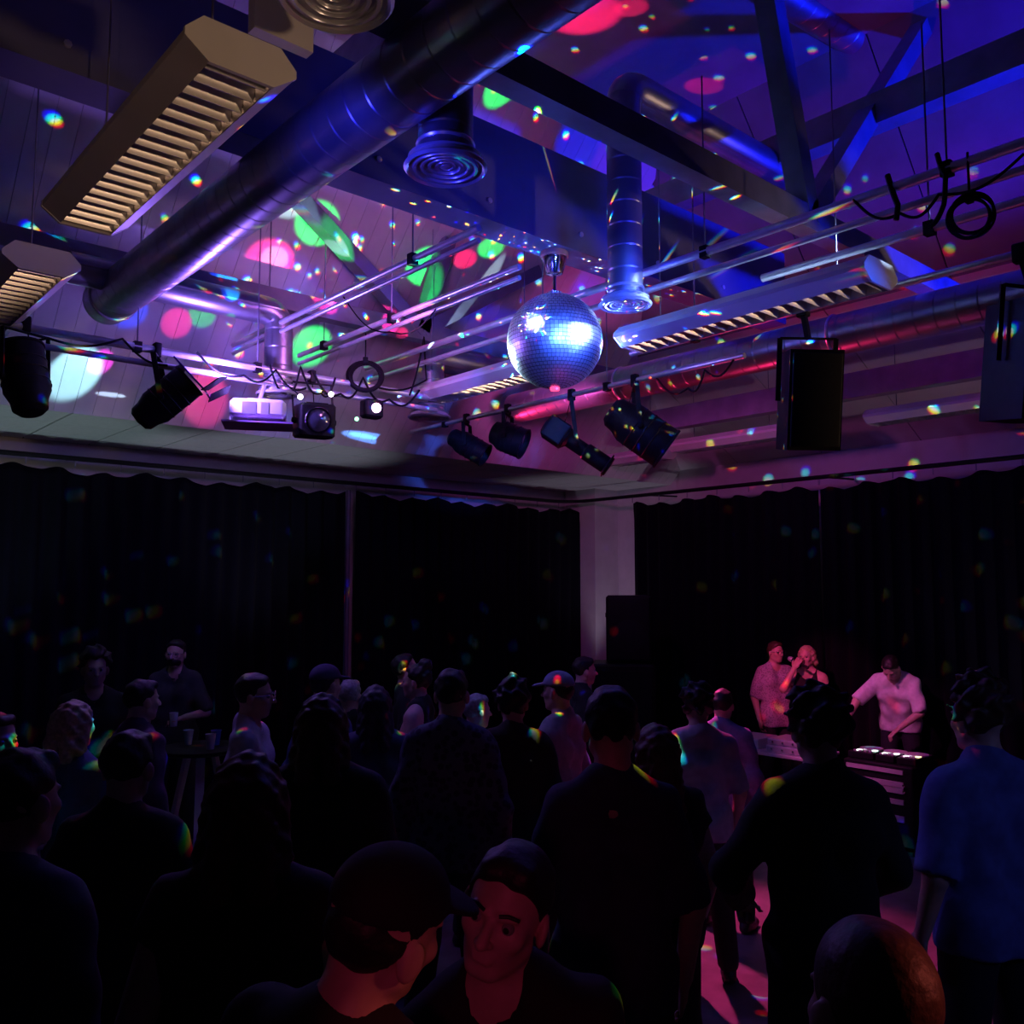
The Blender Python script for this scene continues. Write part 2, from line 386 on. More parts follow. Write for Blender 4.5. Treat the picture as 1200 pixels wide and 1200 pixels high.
# ------------------------------------------------------------------ stage lights
def yoke(t, c, ax, side, half, top):
    """U bracket from pivots on both sides up to a clamp at top"""
    c = Vector(c); s_ = Vector(side).normalized(); top = Vector(top)
    up = Vector((0, 0, 1))
    a = c+s_*half; b = c-s_*half; k = top-up*.05
    pa = k+s_*half; pb = k-s_*half
    mb = MB()
    for p, q in ((a, pa), (pa, pb), (pb, b)): mb.beam(p, q, .035, .008, s_ if abs((q-p).normalized().dot(s_)) < .5 else up)
    mb.build('yoke', M_black, t)
    MB().rbox(top, (.05, .06, .1), .01).build('clamp', M_black, t)
    for p in (a, b): MB().lathe([(.0, -.02), (.022, -.015), (.022, .015), (0, .02)], p, s_, 10).build('knob', M_rubber, t)
def stage_light(label, c, aim, L, r, top, kind='par', gel=False):
    c = Vector(c); ax = Vector(aim).normalized(); side = ax.cross(Vector((0, 0, 1))).normalized()
    t = thing('stage_light', label, 'spotlight', c, 'hanging stage lights')
    o = c-ax*L/2
    if kind == 'par':
        prof = [(.0, 0), (r*.55, .01), (r*.75, L*.08), (r*.8, L*.2), (r, L*.34), (r, L*.96), (r*1.05, L*.97), (r*1.05, L), (r*.92, L), (r*.9, L*.9), (0, L*.88)]
        MB().lathe(prof, o, ax, 26).build('can', M_black, t, 30)
        MB().lathe([(r*.88, L*.9), (r*.5, L*.93), (0, L*.94)], o, ax, 24).build('lens', M_glassy, t)
        for q in (.45, .6, .75): MB().torus(o+ax*L*q, ax, r, .006, 26, 6).build('rib', M_black, t)
    elif kind == 'profile':
        up = side.cross(ax)
        prof = [(0, 0), (r*.7, .005), (r*.95, L*.06), (r*.95, L*.34), (r*.62, L*.38), (r*.62, L*.62), (r*.75, L*.64), (r*.75, L*.95), (r*.85, L*.96), (r*.85, L), (r*.6, L), (0, L*.97)]
        MB().lathe(prof, o, ax, 24).build('barrel', M_black, t, 30)
        MB().lathe([(r*.6, L*.965), (r*.3, L*.985), (0, L*.99)], o, ax, 20).build('lens', M_glassy, t)
        R = Matrix((side, ax, up)).transposed()
        MB().rbox(o+ax*L*.18, (r*2.1, L*.3, r*2.0), .02, R).build('lamp_house', M_black, t)
        MB().rbox(o+ax*L*.97, (r*1.9, .012, r*1.9), .005, R).build('colour_frame', M_black, t)
    else:
        up = side.cross(ax); R = Matrix((side, ax, up)).transposed()
        MB().rbox(c, (r*2, L, r*1.9), .03, R).build('case', M_black, t)
        MB().torus(o+ax*(L+.004), ax, r*.66, .012, 26, 6).build('lens_ring', M_chrome, t)
        MB().lathe([(r*.66, L), (r*.4, L+.02), (0, L+.03)], o, ax, 24).build('lens', M_glassy, t)
        for q in (-.3, 0, .3):
            MB().box(c+up*r*.97+ax*L*q, (r*1.2, .012, .014), R).build('vent_fin', M_black, t)
    if gel:
        up = side.cross(ax); R = Matrix((side, ax, up)).transposed()
        MB().box(o+ax*(L+.02), (r*2.3, .012, r*2.5), R).build('colour_frame', M_gel, t)
        for q in (-1, 1):
            MB().beam(o+ax*(L+.02)+side*r*1.1*q-up*r*1.2, o+ax*(L+.17)+side*r*1.5*q-up*r*1.4, .14, .006, up).build('barn_door', M_black, t)
    yoke(t, c, ax, side, r*1.12, top)
    # safety cord
    tp = Vector(top); p = c-ax*L*.3
    pts = [tp.lerp(p, k/8)+Vector((.05*math.sin(k/8*math.pi), .05*math.sin(k/8*math.pi), -.06*math.sin(k/8*math.pi))) for k in range(9)]
    MB().tube(pts, .004, 6).build('safety_cord', M_rubber, t)
    adopt(t)
    return t
def top_of(p, v=None, u=None): return p
p = atv(30, 446, VB-.05); stage_light('black bullet shaped spotlight at the left edge, its nose pointing down', p, (-.12, .3, 1), .46, .135, (p.x, VB, ZC+.02))
p = atv(192, 470, VB-.02); stage_light('black can spotlight with a purple gel frame on the left cross bar', p, (.62, -.35, .66), .45, .122, (p.x-.05, VB, ZC), 'par', True)
p = atv(368, 494, VB-.05); stage_light('black box spotlight with one round lens below the cross bar', p, (-.30, -.95, -.12), .32, .135, (p.x, VB, ZC), 'box')
pL4 = atu(548, 522, UB); stage_light('smallest black spotlight at the start of the row, right of the diffuser', pL4, (.55, -.75, -.55), .42, .115, (UB, pL4.y+.02, ZL))
pL5 = atu(595, 513, UB); stage_light('squat black spotlight second in the row', pL5, (.55, -.8, -.42), .34, .14, (UB, pL5.y, ZL))
pL6 = atu(676, 522, UB); stage_light('long black profile spotlight right below the mirror ball', pL6, (.6, -.62, -.6), .66, .10, (UB, pL6.y+.06, ZL), 'profile')
pL7 = atu(748, 503, UB); stage_light('largest black spotlight at the end of the row above the curtain gap', pL7, (.6, -.6, -.62), .56, .17, (UB, pL7.y+.03, ZL))

# ------------------------------------------------------------------ loudspeakers in the air
def hung_speaker(label, c, dims, yaw, tilt, top):
    c = Vector(c); R = (Matrix.Rotation(yaw, 3, 'Z') @ Matrix.Rotation(tilt, 3, 'X'))
    t = thing('loudspeaker', label, 'loudspeaker', c, 'hanging loudspeakers')
    w_, d_, h_ = dims
    prof = [(-w_/2, -d_/2), (w_/2, -d_/2), (w_/2*.72, d_/2), (-w_/2*.72, d_/2)]
    MB().prism(prof, c-R @ Vector((0, 0, h_/2)), R @ Vector((1, 0, 0)), R @ Vector((0, 1, 0)), R @ Vector((0, 0, 1)), h_).build('cabinet', M_black, t)
    MB().rbox(c+R @ Vector((0, -d_/2-.01, 0)), (w_*.92, .02, h_*.94), .01, R).build('grille', M_rubber, t)
    mb = MB()
    for s_ in (-1, 1):
        mb.beam(c+R @ Vector((s_*(w_/2+.01), 0, 0)), c+R @ Vector((s_*(w_/2+.01), 0, h_/2+.08)), .03, .008)
    mb.beam(c+R @ Vector((-w_/2-.01, 0, h_/2+.08)), c+R @ Vector((w_/2+.01, 0, h_/2+.08)), .03, .008); mb.build('bracket', M_black, t)
    MB().beam(c+R @ Vector((0, 0, h_/2+.08)), top, .03, .03, (1, 0, 0)).build('hanging_arm', M_black, t)
    MB().rbox(top, (.06, .07, .1), .01).build('clamp', M_black, t)
    adopt(t)
p = atu(944, 470, 4.95); hung_speaker('tall black loudspeaker hanging right of centre above the decks', p, (.33, .32, .60), math.radians(-38), math.radians(10), (4.95, p.y, 3.98))
p = atu(1202, 425, 4.95); hung_speaker('black loudspeaker cut off by the right edge', p, (.33, .32, .60), math.radians(-25), math.radians(8), (4.95, p.y, 3.98))
# ------------------------------------------------------------------ mirror ball
BC = atd(650, 400, 5.85); BR = .318
ball = thing('mirror_ball', 'mirror ball of small square tiles shining blue and white at the centre', 'mirror ball', BC)
m_tiles = mat('mirror_tiles', (.90, .93, 1), .42, 1, .02, 4)
m_core = mat('ball_core', (.03, .03, .05), .6)
mb = MB(); rows = 38; rnd = random.Random(3)
for i in range(rows):
    t0 = math.pi*(i+.06)/rows; t1 = math.pi*(i+.94)/rows; n = max(4, int(2*rows*math.sin((t0+t1)/2)))
    for k in range(n):
        p0 = 2*math.pi*(k+.04)/n; p1 = 2*math.pi*(k+.96)/n
        q = [Vector((math.sin(t)*math.cos(p), math.sin(t)*math.sin(p), math.cos(t))) for t, p in ((t0, p0), (t1, p0), (t1, p1), (t0, p1))]
        j = [rnd.uniform(-.0006, .0006) for _ in range(4)]; j[3] = j[0]+j[2]-j[1]
        mb._add([BC+a*(BR+b) for a, b in zip(q, j)], [(0, 1, 2, 3)])
o = mb.build('mirror_tiles', m_tiles, ball, None); o['kind'] = 'stuff'
MB().lathe([(BR*.992*math.sin(math.pi*k/24), -BR*.992*math.cos(math.pi*k/24)) for k in range(25)], BC, (0, 0, 1), 40).build('core', m_core, ball, 60)
MB().lathe([(0, -.02), (.03, -.015), (.035, .01), (0, .012)], BC-Vector((0, 0, BR)), (0, 0, 1), 14).build('bottom_cap', mat('cap_reflection_glow', (.5, .02, .05), .2, 0, .1, 4, emit=(1, .05, .15), estr=2.5), ball)  # red reflection on the cap put in as its own glow
MB().lathe([(.045, 0), (.05, .02), (.012, .035), (.012, .17)], BC+Vector((0, 0, BR-.005)), (0, 0, 1), 16).build('shaft', M_chrome, ball)
MB().lathe([(.03, 0), (.055, .01), (.085, .10), (.09, .14), (.085, .15), (.04, .17), (.02, .19), (.02, .3)], BC+Vector((0, 0, BR+.13)), (0, 0, 1), 22).build('motor', M_chrome, ball, 30)
MB().lathe([(.088, 0), (.094, .01), (.09, .055), (.05, .075)], BC+Vector((0, 0, BR+.25)), (0, 0, 1), 22).build('motor_cap', mat('salmon_plastic', (.6, .3, .25), .5), ball, 30)
adopt(ball)

# ------------------------------------------------------------------ projector
pc = atv(303, 482, VB+.1)
pj = thing('projector', 'white projector hanging under the cross bar, lit violet', 'projector', pc)
R = Matrix.Rotation(math.radians(-28), 3, 'Z')
MB().rbox(pc, (.40, .30, .135), .04, R).build('case', M_plastic, pj)
MB().box(pc+R @ Vector((-.06, -.152, -.005)), (.10, .008, .09), R).build('vent', M_steel, pj)
MB().box(pc+R @ Vector((.05, -.152, -.005)), (.055, .008, .09), R).build('socket_panel', M_alu, pj)
MB().lathe([(.05, 0), (.05, .03), (.035, .03), (0, .02)], pc+R @ Vector((.08, .15, 0)), R @ Vector((0, 1, 0)), 18).build('lens', M_glassy, pj)
MB().tube([pc+Vector((0, 0, .06)), (pc.x, VB, ZC-.1)], .016, 8).build('mount_pole', M_alu, pj)
MB().box(pc+Vector((0, 0, .075)), (.16, .12, .02), R).build('mount_plate', M_plastic, pj)
MB().box(pc-Vector((0, 0, .11)), (.5, .36, .012), R).build('tray', mat('violet_tray', (.35, .2, .5), .4), pj)
for sx in (-.2, .2):
    MB().tube([pc+R @ Vector((sx, 0, -.11)), pc+R @ Vector((sx, 0, -.05))], .006, 6).build('tray_rod', M_alu, pj)
adopt(pj)

# ------------------------------------------------------------------ colour effect light
ec = atv(441, 478, VB-.1)
eff = thing('effect_light', 'small dark effect light with one glowing pink lens', 'effect light', ec)
MB().rbox(ec+Vector((0, .07, 0)), (.17, .12, .15), .03).build('case', M_black, eff)
aim = (CAM-ec).normalized()
MB().lathe([(.0, -.02), (.034, -.015), (.04, 0), (.034, .015), (0, .02)], ec, aim, 18).build('lens', mat('pink_led', (.9, .5, .9), .3, emit=(1, .55, 1), estr=9), eff)
MB().torus(ec, aim, .044, .008, 22, 6).build('bezel', M_black, eff)
MB().tube([ec+Vector((0, .07, .07)), (ec.x, VB, ZC-.1)], .01, 8).build('hanger', M_black, eff)
MB().lathe([(0, -.01), (.016, 0), (0, .01)], atv(418, 491, VB-.1), aim, 10).build('green_lamp', mat('green_led', (.2, .9, .3), .3, emit=(.2, 1, .4), estr=6), eff)
adopt(eff)
for (px, py, c_, nm) in ((352, 465, (1, 1, .95), 'white'), (388, 462, (1, .9, 1), 'pinkish')):
    q = atv(px, py, VB-.16); l = thing('indicator_lamp', 'tiny %s lamp glowing by the box spotlight, %s' % (nm, 'under the cross bar' if px < 370 else 'at its upper corner'), 'lamp', q)
    MB().lathe([(0, -.014), (.018, -.006), (.02, .004), (0, .014)], q, aim, 12).build('bulb', mat(nm+'_led', (.9, .9, .9), .3, emit=c_, estr=9), l)
    MB().tube([q, (q.x, VB, ZC-.1)], .005, 6).build('lead', M_rubber, l); adopt(l)

# ------------------------------------------------------------------ cables
def cable(label, pts, r=.007, sag=.06, n=14, group='cables along the bars', name='cable'):
    pts = [Vector(p) for p in pts]; out = []
    for a, b in zip(pts[:-1], pts[1:]):
        for k in range(n): out.append(a.lerp(b, k/n)-Vector((0, 0, sag*math.sin(math.pi*k/n))))
    out.append(pts[-1])
    return tag(MB().tube(out, r, 6).build(name, M_rubber), label, 'cable', group)
def on_bar(x, dz=0, dy=-.03): return (x, VB+dy, ZC+dz)
rn = random.Random(5)
cable('thin black cable looping between the bullet spotlight and the can spotlight', [on_bar(1.0, -.1), on_bar(1.45, -.05), on_bar(1.9, .03), on_bar(2.2, -.1)], .008, .05)
cable('black cable drooping above the white projector', [on_bar(2.4, .03), on_bar(2.75, -.08), on_bar(3.0, .0), on_bar(3.25, -.1)], .008, .07)
cable('black cable tangle left of the indicator lamp', [on_bar(2.95, .03), on_bar(3.1, -.15), on_bar(3.2, .06), on_bar(3.38, -.12), on_bar(3.5, .02)], .008, .08)
cable('black cable above the pink glowing lens', [on_bar(3.3, .05), on_bar(3.55, -.1), on_bar(3.75, .06), on_bar(4.0, -.08), on_bar(4.3, .04)], .009, .09)
cable('black cable hanging in a loop right of the dark coil', [on_bar(3.9, .0), atv(500, 445, VB-.05), atv(497, 395, VB-.05), on_bar(4.2, -.02)], .008, .05)
cable('cable looping along the bright twin bar near the right edge', [atu(1000, 234, 4.27), atu(1055, 250, 4.27), atu(1100, 228, 4.27), atu(1200, 180, 4.27)], .008, .06)
cable('cable hanging from the bright twin bar beside the wire coil', [atu(1098, 180, 4.27), atu(1108, 205, 4.25), atu(1106, 240, 4.27), atu(1090, 265, 4.3)], .012, .02)
cable('dark cable dropping from the bright twin bar over the truss foot', [atu(1040, 205, 4.27), atu(1052, 240, 4.27), atu(1050, 258, 4.27)], .014, .01)
cable('cable looped under the bar between loudspeaker and spotlights', [(5.36, 4.4, 3.88), (5.36, 4.1, 3.75), (5.3, 3.9, 3.84), (5.3, 3.65, 3.87)], .008, .08)
cable('thin cable crossing in front of the far truss', [(3.05, 5.2, 4.22), (3.3, 5.0, 3.98), (3.62, 4.9, 4.2)], .005, .08)
cable('faint cable drooping in the dark above the near louvred light', [(.55, 2.4, 4.6), (.5, 3.2, 4.55), (.35, 3.95, 4.7)], .008, .15)
cable('second faint cable in the dark at the upper left', [(.75, 2.2, 4.7), (.6, 3.1, 4.8), (.45, 3.9, 4.75)], .007, .2)
def coil(label, c, ax, R, r, n):
    t = thing('cable_coil', label, 'cable', c, 'coiled cables'); c = Vector(c); rr = random.Random(int(R*1000))
    for k in range(n):
        MB().torus(c+Vector((rr.uniform(-.012, .012), rr.uniform(-.012, .012), rr.uniform(-.012, .012))), Vector(ax)+Vector((rr.uniform(-.15, .15), rr.uniform(-.15, .15), rr.uniform(-.1, .1))), R*rr.uniform(.92, 1.06), r, 30, 6).build('loop', M_rubber, t)
    MB().box(c+Vector((0, 0, R)), (.03, .03, .05)).build('tie', M_black, t)
    MB().tube([c+Vector((0, 0, R)), c+Vector((0, 0, R+.22))], .006, 6).build('tail', M_rubber, t)
    adopt(t)
cc = atu(1137, 253, 4.27); coil('round coil of black cable hanging under the bright twin bar', cc, CAM-cc, .088, .006, 5)
cc = atv(428, 441, VB-.06); coil('dense black coil of cable heaped on the cross bar end', cc, CAM-cc+Vector((0, 0, 4)), .13, .012, 11)

# ------------------------------------------------------------------ curtains and rail
RZ = 3.5
def curtain(label, a, b, axis, fixed, z0=.02, z1=3.40, period=.20, amp=.045, seed=1):
    """pleated cloth from a to b along axis ('u' or 'v')"""
    rr = random.Random(seed); n = int(abs(b-a)/period*10); ph = rr.uniform(0, 6); zs = [z1, z1-.06, z1-.2, z1-.6, 2.0, 1.0, z0]
    mb = MB(); vs = []; fs = []
    for iz, z in enumerate(zs):
        for i in range(n+1):
            s_ = a+(b-a)*i/n; x = s_/period*2*math.pi
            wv = amp*math.sin(x+ph+.7*math.sin(s_*1.7))*(1+.3*math.sin(s_*3.1))
            zz = z - (.045*(.5-.5*math.cos(x*.5+ph))+.02*math.sin(s_*5.3) if iz == 0 else (.03*(.5-.5*math.cos(x*.5+ph)) if iz == 1 else 0))
            wv *= 1 if iz > 1 else .6
            vs.append((s_, fixed+wv, zz) if axis == 'u' else (fixed+wv, s_, zz))
    m = n+1
    for iz in range(len(zs)-1):
        fs += [(iz*m+i, iz*m+i+1, (iz+1)*m+i+1, (iz+1)*m+i) for i in range(n)]
    t = thing('curtain', label, 'curtain', ((a+b)/2, fixed, 0) if axis == 'u' else (fixed, (a+b)/2, 0), 'black stage curtains')
    mb._add(vs, fs); o = mb.build('cloth', M_curtain, t, 180)
    sm = o.modifiers.new('thickness', 'SOLIDIFY'); sm.thickness = .006
    k = int(abs(b-a)/(2*period))
    hm = MB().tube([(0, 0, .0), (0, 0, -.09)], .006, 5).mesh('hook', M_steel)
    for i in range(k+1):
        s_ = a+(b-a)*i/max(k, 1); h = obj('hook', hm, t); h.location = (s_, fixed, RZ) if axis == 'u' else (fixed, s_, RZ)
    adopt(t)
curtain('black pleated curtain along the left wall, left of the pale pole', -.5, 5.47, 'u', 9.2, seed=1)
curtain('black pleated curtain between the pale pole and the corner pillar', 5.62, 9.42, 'u', 9.22, seed=2)
curtain('black pleated curtain beside the corner pillar behind the speaker stack', 8.0, 5.25, 'v', 9.2, seed=3)
curtain('black pleated curtain behind the DJ at the right', 5.235, 0.2, 'v', 9.2, seed=4)
pts = [(-.6, 9.2, RZ), (8.8, 9.2, RZ)]+[(8.8+.4*math.sin(a), 8.8+.4*math.cos(a), RZ) for a in [math.pi/2*k/8 for k in range(1, 9)]]+[(9.2, .1, RZ)]
rail = thing('curtain_rail', 'thin black curtain rail running round the corner under the ceiling', 'rail', (8.8, 9.2, RZ))
MB().tube(pts, .024, 8).build('rail', M_black, rail)
for q in ((2.5, 9.2), (5.5, 9.2), (8.0, 9.2)):
    MB().beam((q[0], q[1], RZ), (q[0], V1, RZ+.03), .02, .02).build('bracket', M_black, rail)
for q in ((9.2, 7.8), (9.2, 5.2), (9.2, 3.0)):
    MB().beam((q[0], q[1], RZ), (U1, q[1], RZ+.03), .02, .02).build('bracket', M_black, rail)
adopt(rail)
pole = thing('pole', 'pale upright pole in the gap between two black curtains', 'pole', (5.545, 9.26, 0))
MB().tube([(5.545, 9.26, 0), (5.545, 9.26, 3.42)], .028, 12).build('tube', mat('grey_pole', (.12, .12, .18), .5), pole)
MB().lathe([(.12, 0), (.12, .015), (.04, .03)], (5.545, 9.26, 0), (0, 0, 1), 20).build('foot', M_black, pole); adopt(pole)

# ------------------------------------------------------------------ speaker stack by the pillar
def cabinet(label, c, dims, yaw, group='floor loudspeakers'):
    c = Vector(c); R = Matrix.Rotation(yaw, 3, 'Z'); w_, d_, h_ = dims
    t = thing('loudspeaker', label, 'loudspeaker', c, group)
    MB().rbox(c+Vector((0, 0, h_/2)), dims, .04, R).build('cabinet', M_black, t)
    MB().rbox(c+R @ Vector((0, -d_/2-.008, h_/2)), (w_*.9, .016, h_*.9), .02, R).build('grille', M_rubber, t)
    MB().lathe([(w_*.36, -.004), (w_*.36, .004), (w_*.1, .012)], c+R @ Vector((0, -d_/2-.018, h_*.4)), R @ Vector((0, -1, 0)), 26).build('woofer', M_black, t)
    for s_ in (-1, 1): MB().box(c+R @ Vector((s_*(w_/2+.004), 0, h_*.7)), (.012, .16, .05), R).build('side_grip', M_rubber, t)
    adopt(t)
q = atd(737, 775, 10.6); zt = q.z
cabinet('black loudspeaker cabinet on top of the stack in front of the corner pillar', (q.x, q.y, zt), (.52, .48, .77), math.radians(-48))
cabinet('black bass cabinet at the bottom of the stack by the corner pillar', (q.x-.1, q.y, 0), (.72, .66, zt-.004), math.radians(-48))

# ------------------------------------------------------------------ DJ corner
M_rackpanel = mat('rack_panel_grey', (.5, .48, .52), .4, .2, .1, 10)
M_table = mat('table_laminate', (.55, .5, .5), .5, 0, .1, 5)
RU, RV0, RV1, RT = 7.62, 3.57, 4.2, .74
rk = thing('rack_case', 'black rack case with pale panels in front of the DJ', 'rack case', (RU+.25, 3.88, 0))
MB().rbox((RU+.27, (RV0+RV1)/2, RT/2+.03), (.5, RV1-RV0, RT-.06), .02).build('case', M_black, rk)
for k, (z, h_) in enumerate(((.69, .035), (.585, .045), (.535, .045), (.44, .04), (.3, .05))):
    MB().box((RU+.012, (RV0+RV1)/2+.02, z), (.02, RV1-RV0-.12, h_)).build('rack_panel', M_rackpanel, rk)
for z in (.585, .535):
    MB().lathe([(.012, 0), (.012, .012), (0, .014)], (RU, RV0+.07, z), (-1, 0, 0), 10).build('knob', M_chrome, rk)
for (x, y) in ((RU+.05, RV0+.05), (RU+.45, RV0+.05), (RU+.05, RV1-.05), (RU+.45, RV1-.05)):
    MB().lathe([(.03, 0), (.03, .03)], (x, y, 0), (0, 0, 1), 10).build('foot', M_rubber, rk)
adopt(rk)
def deck(label, v, z, L, leds, u=RU+.27):
    t = thing('dj_deck', label, 'dj deck', (u, v, z), 'decks on the rack case')
    MB().rbox((u, v, z+.03), (.36, L, .06), .012).build('body', M_black, t)
    MB().lathe([(.10, 0), (.10, .012), (.02, .016)], (u+.03, v, z+.06), (0, 0, 1), 24).build('jog_wheel', M_alu, t)
    for k in range(4): MB().box((u-.13, v-L*.3+L*.2*k, z+.064), (.02, .025, .01)).build('button', M_rackpanel, t)
    for i, c_ in enumerate(leds):
        nm = 'led_%.1f_%.1f_%.1f' % c_
        MB().box((u-.06-.05*(i % 2), v-L*.32+L*.5*i, z+.066), (.05, .035, .008)).build('lit_display', mat(nm, (.8, .8, .8), .3, emit=c_, estr=2.2), t)
    adopt(t)
deck('black deck with a green-white display under the DJ hand', 4.07, RT, .24, [(.6, 1, .8), (1, 1, 1)])
deck('black mixer with white lit displays between the two decks', 3.85, RT, .17, [(1, .95, 1), (1, 1, .95)])
deck('black deck with a yellow lamp at the near end of the rack', 3.66, RT, .17, [(1, .85, .4), (1, .8, 1)])
tb = thing('folding_table', 'folding table with pink-lit top at the left of the decks', 'table', (7.95, 5.05, 0))
MB().rbox((7.93, 5.05, .665), (.6, 1.0, .03), .01).build('top', M_table, tb)
for (x, y) in ((7.68, 4.6), (7.68, 5.5), (8.18, 4.6), (8.18, 5.5)):
    MB().tube([(x, y, 0), (x, y, .65)], .022, 10).build('leg', M_plastic, tb)
MB().beam((7.68, 4.6, .25), (7.68, 5.5, .25), .02, .02).build('stretcher', M_plastic, tb); adopt(tb)
def unit(name, label, c, d, m, cat):
    t = thing(name, label, cat, c, 'gear on the folding table'); c = Vector(c)
    MB().rbox(c+Vector((0, 0, d[2]/2)), d, .012).build('body', m, t)
    MB().box(c+Vector((-d[0]/2-.003, 0, d[2]/2)), (.008, d[1]*.9, d[2]*.6)).build('front_panel', M_rackpanel, t)
    for k in range(3): MB().lathe([(.012, 0), (.01, .014)], c+Vector((-d[0]/2-.006, -d[1]*.3+d[1]*.3*k, d[2]*.55)), (-1, 0, 0), 8).build('knob', M_chrome, t)
    adopt(t)
unit('amplifier', 'lower silver amplifier on the folding table', (7.86, 4.83, .68), (.36, .38, .07), M_alu, 'amplifier')
unit('amplifier', 'upper silver amplifier stacked on the folding table', (7.86, 4.83, .752), (.34, .36, .06), M_alu, 'amplifier')
unit('record_box', 'pale flat record box at the far end of the folding table', (7.9, 5.28, .68), (.36, .3, .10), M_table, 'box')
lp = atu(919, 885, 7.76); l = thing('desk_lamp', 'small bright pinkish lamp glowing on the folding table end', 'lamp', (lp.x, lp.y, .68))
MB().lathe([(.05, 0), (.05, .012), (.008, .02), (.008, lp.z-.69)], (lp.x, lp.y, .68), (0, 0, 1), 12).build('stand', M_black, l)
MB().lathe([(0, -.03), (.028, -.012), (.03, .01), (0, .03)], lp, (0, 0, 1), 14).build('bulb', mat('pink_bulb', (1, .8, .9), .3, emit=(1, .7, .85), estr=9), l)
point('desk_lamp_light', lp+Vector((-.06, -.02, .0)), (1, .3, .5), 1.2, .03, l); adopt(l)

# ------------------------------------------------------------------ bar table with drinks at the left
q = atd(236, 872, 6.6); bt = thing('bar_table', 'tall white-legged bar table behind the crowd at the left', 'table', (q.x, q.y, 0))
MB().lathe([(.28, 0), (.3, .01), (.3, .03), (.28, .035)], (q.x, q.y, q.z-.05), (0, 0, 1), 28).build('top', M_black, bt)
for k in range(3):
    a = k*2.1+2.2; MB().beam((q.x+.1*math.cos(a), q.y+.1*math.sin(a), q.z-.05), (q.x+.34*math.cos(a), q.y+.34*math.sin(a), 0), .06, .03).build('leg', M_plastic, bt)
adopt(bt)
MB_glass = mat('cup_plastic', (.55, .7, .8), .15, 0, .1, 8)
for (dx, dy, lab, c_) in ((-.05, .12, 'clear cup on the bar table edge', MB_glass), (.1, -.02, 'blue cup on the bar table', mat('blue_cup', (.08, .2, .7), .4)), (.0, -.16, 'pale paper cup on the bar table', M_plastic)):
    t = thing('cup', lab, 'cup', (q.x+dx, q.y+dy, q.z-.014), 'cups on the bar table')
    MB().lathe([(.026, 0), (.036, .10), (.038, .104), (.034, .104), (.024, .006), (0, .006)], (q.x+dx, q.y+dy, q.z-.014), (0, 0, 1), 18).build('cup', c_, t)
    MB().torus((q.x+dx, q.y+dy, q.z+.09), (0, 0, 1), .037, .002, 18, 5).build('lip', c_, t); adopt(t)
# ================================================================== people: one smooth surface per body, grown from joints
def axis(lo, hi, c, zones):
    """grid lines: coarse step c, fine inside the zones (a, b, step)"""
    out = []; x = lo
    while x < hi+c:
        out.append(x); st = c
        for a, b, f in zones:
            if a-f < x < b: st = min(st, f)
            elif x <= a < x+st: st = max(min(st, a-x+1e-6), f)
        x += st
    return np.array(out)
def smin(a, b, k):
    h = np.clip(.5+.5*(b-a)/k, 0, 1); return b*(1-h)+a*h-k*h*(1-h)
class Field:
    def __init__(s): s.p = []
    def cap(s, a, b, ra, rb=None, k=.02, clips=(), sub=False, flat=None):
        s.p.append(('c', np.array(a, float), np.array(b, float), ra, ra if rb is None else rb, k, clips, sub)); return s
    def ell(s, c, r, R=None, k=.02, clips=(), sub=False):
        s.p.append(('e', np.array(c, float), np.array(r, float), np.eye(3) if R is None else np.array(R, float), None, k, clips, sub)); return s
    def bounds(s, pad=.03):
        lo = np.array([9., 9, 9]); hi = -lo
        for q in s.p:
            if q[7]: continue
            if q[0] == 'c':
                m = max(q[3], q[4]); a = np.minimum(q[1], q[2])-m; b = np.maximum(q[1], q[2])+m
            else:
                e = np.abs(q[3]) @ q[2]; a = q[1]-e; b = q[1]+e
            lo = np.minimum(lo, a); hi = np.maximum(hi, b)
        return lo-pad, hi+pad
    def eval(s, X, grow=0, noise=None, gclips=()):
        xs, ys, zs = X; V = np.full((len(xs), len(ys), len(zs)), .5, np.float32)
        for q in s.p:
            k = q[5]; m = k+.05+grow
            if q[0] == 'c':
                mm = max(q[3], q[4])+m; lo = np.minimum(q[1], q[2])-mm; hi = np.maximum(q[1], q[2])+mm
            else:
                e = np.abs(q[3]) @ q[2]; lo = q[1]-e-m; hi = q[1]+e+m
            sl = tuple(slice(max(0, np.searchsorted(g, lo[i])), np.searchsorted(g, hi[i])) for i, g in enumerate(X))
            if any(a.stop <= a.start for a in sl): continue
            P = np.stack(np.meshgrid(xs[sl[0]], ys[sl[1]], zs[sl[2]], indexing='ij'), -1)
            if q[0] == 'c':
                ab = q[2]-q[1]; L = max(ab @ ab, 1e-9); t = np.clip((P-q[1]) @ ab/L, 0, 1)
                d = np.linalg.norm(P-q[1]-t[..., None]*ab, axis=-1)-(q[3]+(q[4]-q[3])*t)-grow
            else:
                loc = (P-q[1]) @ q[3]; rr = q[2]+grow; n0 = np.linalg.norm(loc/rr, axis=-1); n1 = np.linalg.norm(loc/(rr*rr), axis=-1)+1e-9
                d = n0*(n0-1)/n1
            for pt, nr in q[6]: d = np.maximum(d, (P-np.array(pt)) @ np.array(nr))
            cur = V[sl]
            V[sl] = -smin(-cur, d, k) if q[7] else smin(cur, d, k)
        if noise is not None or gclips:
            P = np.stack(np.meshgrid(xs, ys, zs, indexing='ij'), -1)
            if noise is not None: V = V+noise(P)
            for g in gclips: V = np.maximum(V, g(P))
        return V
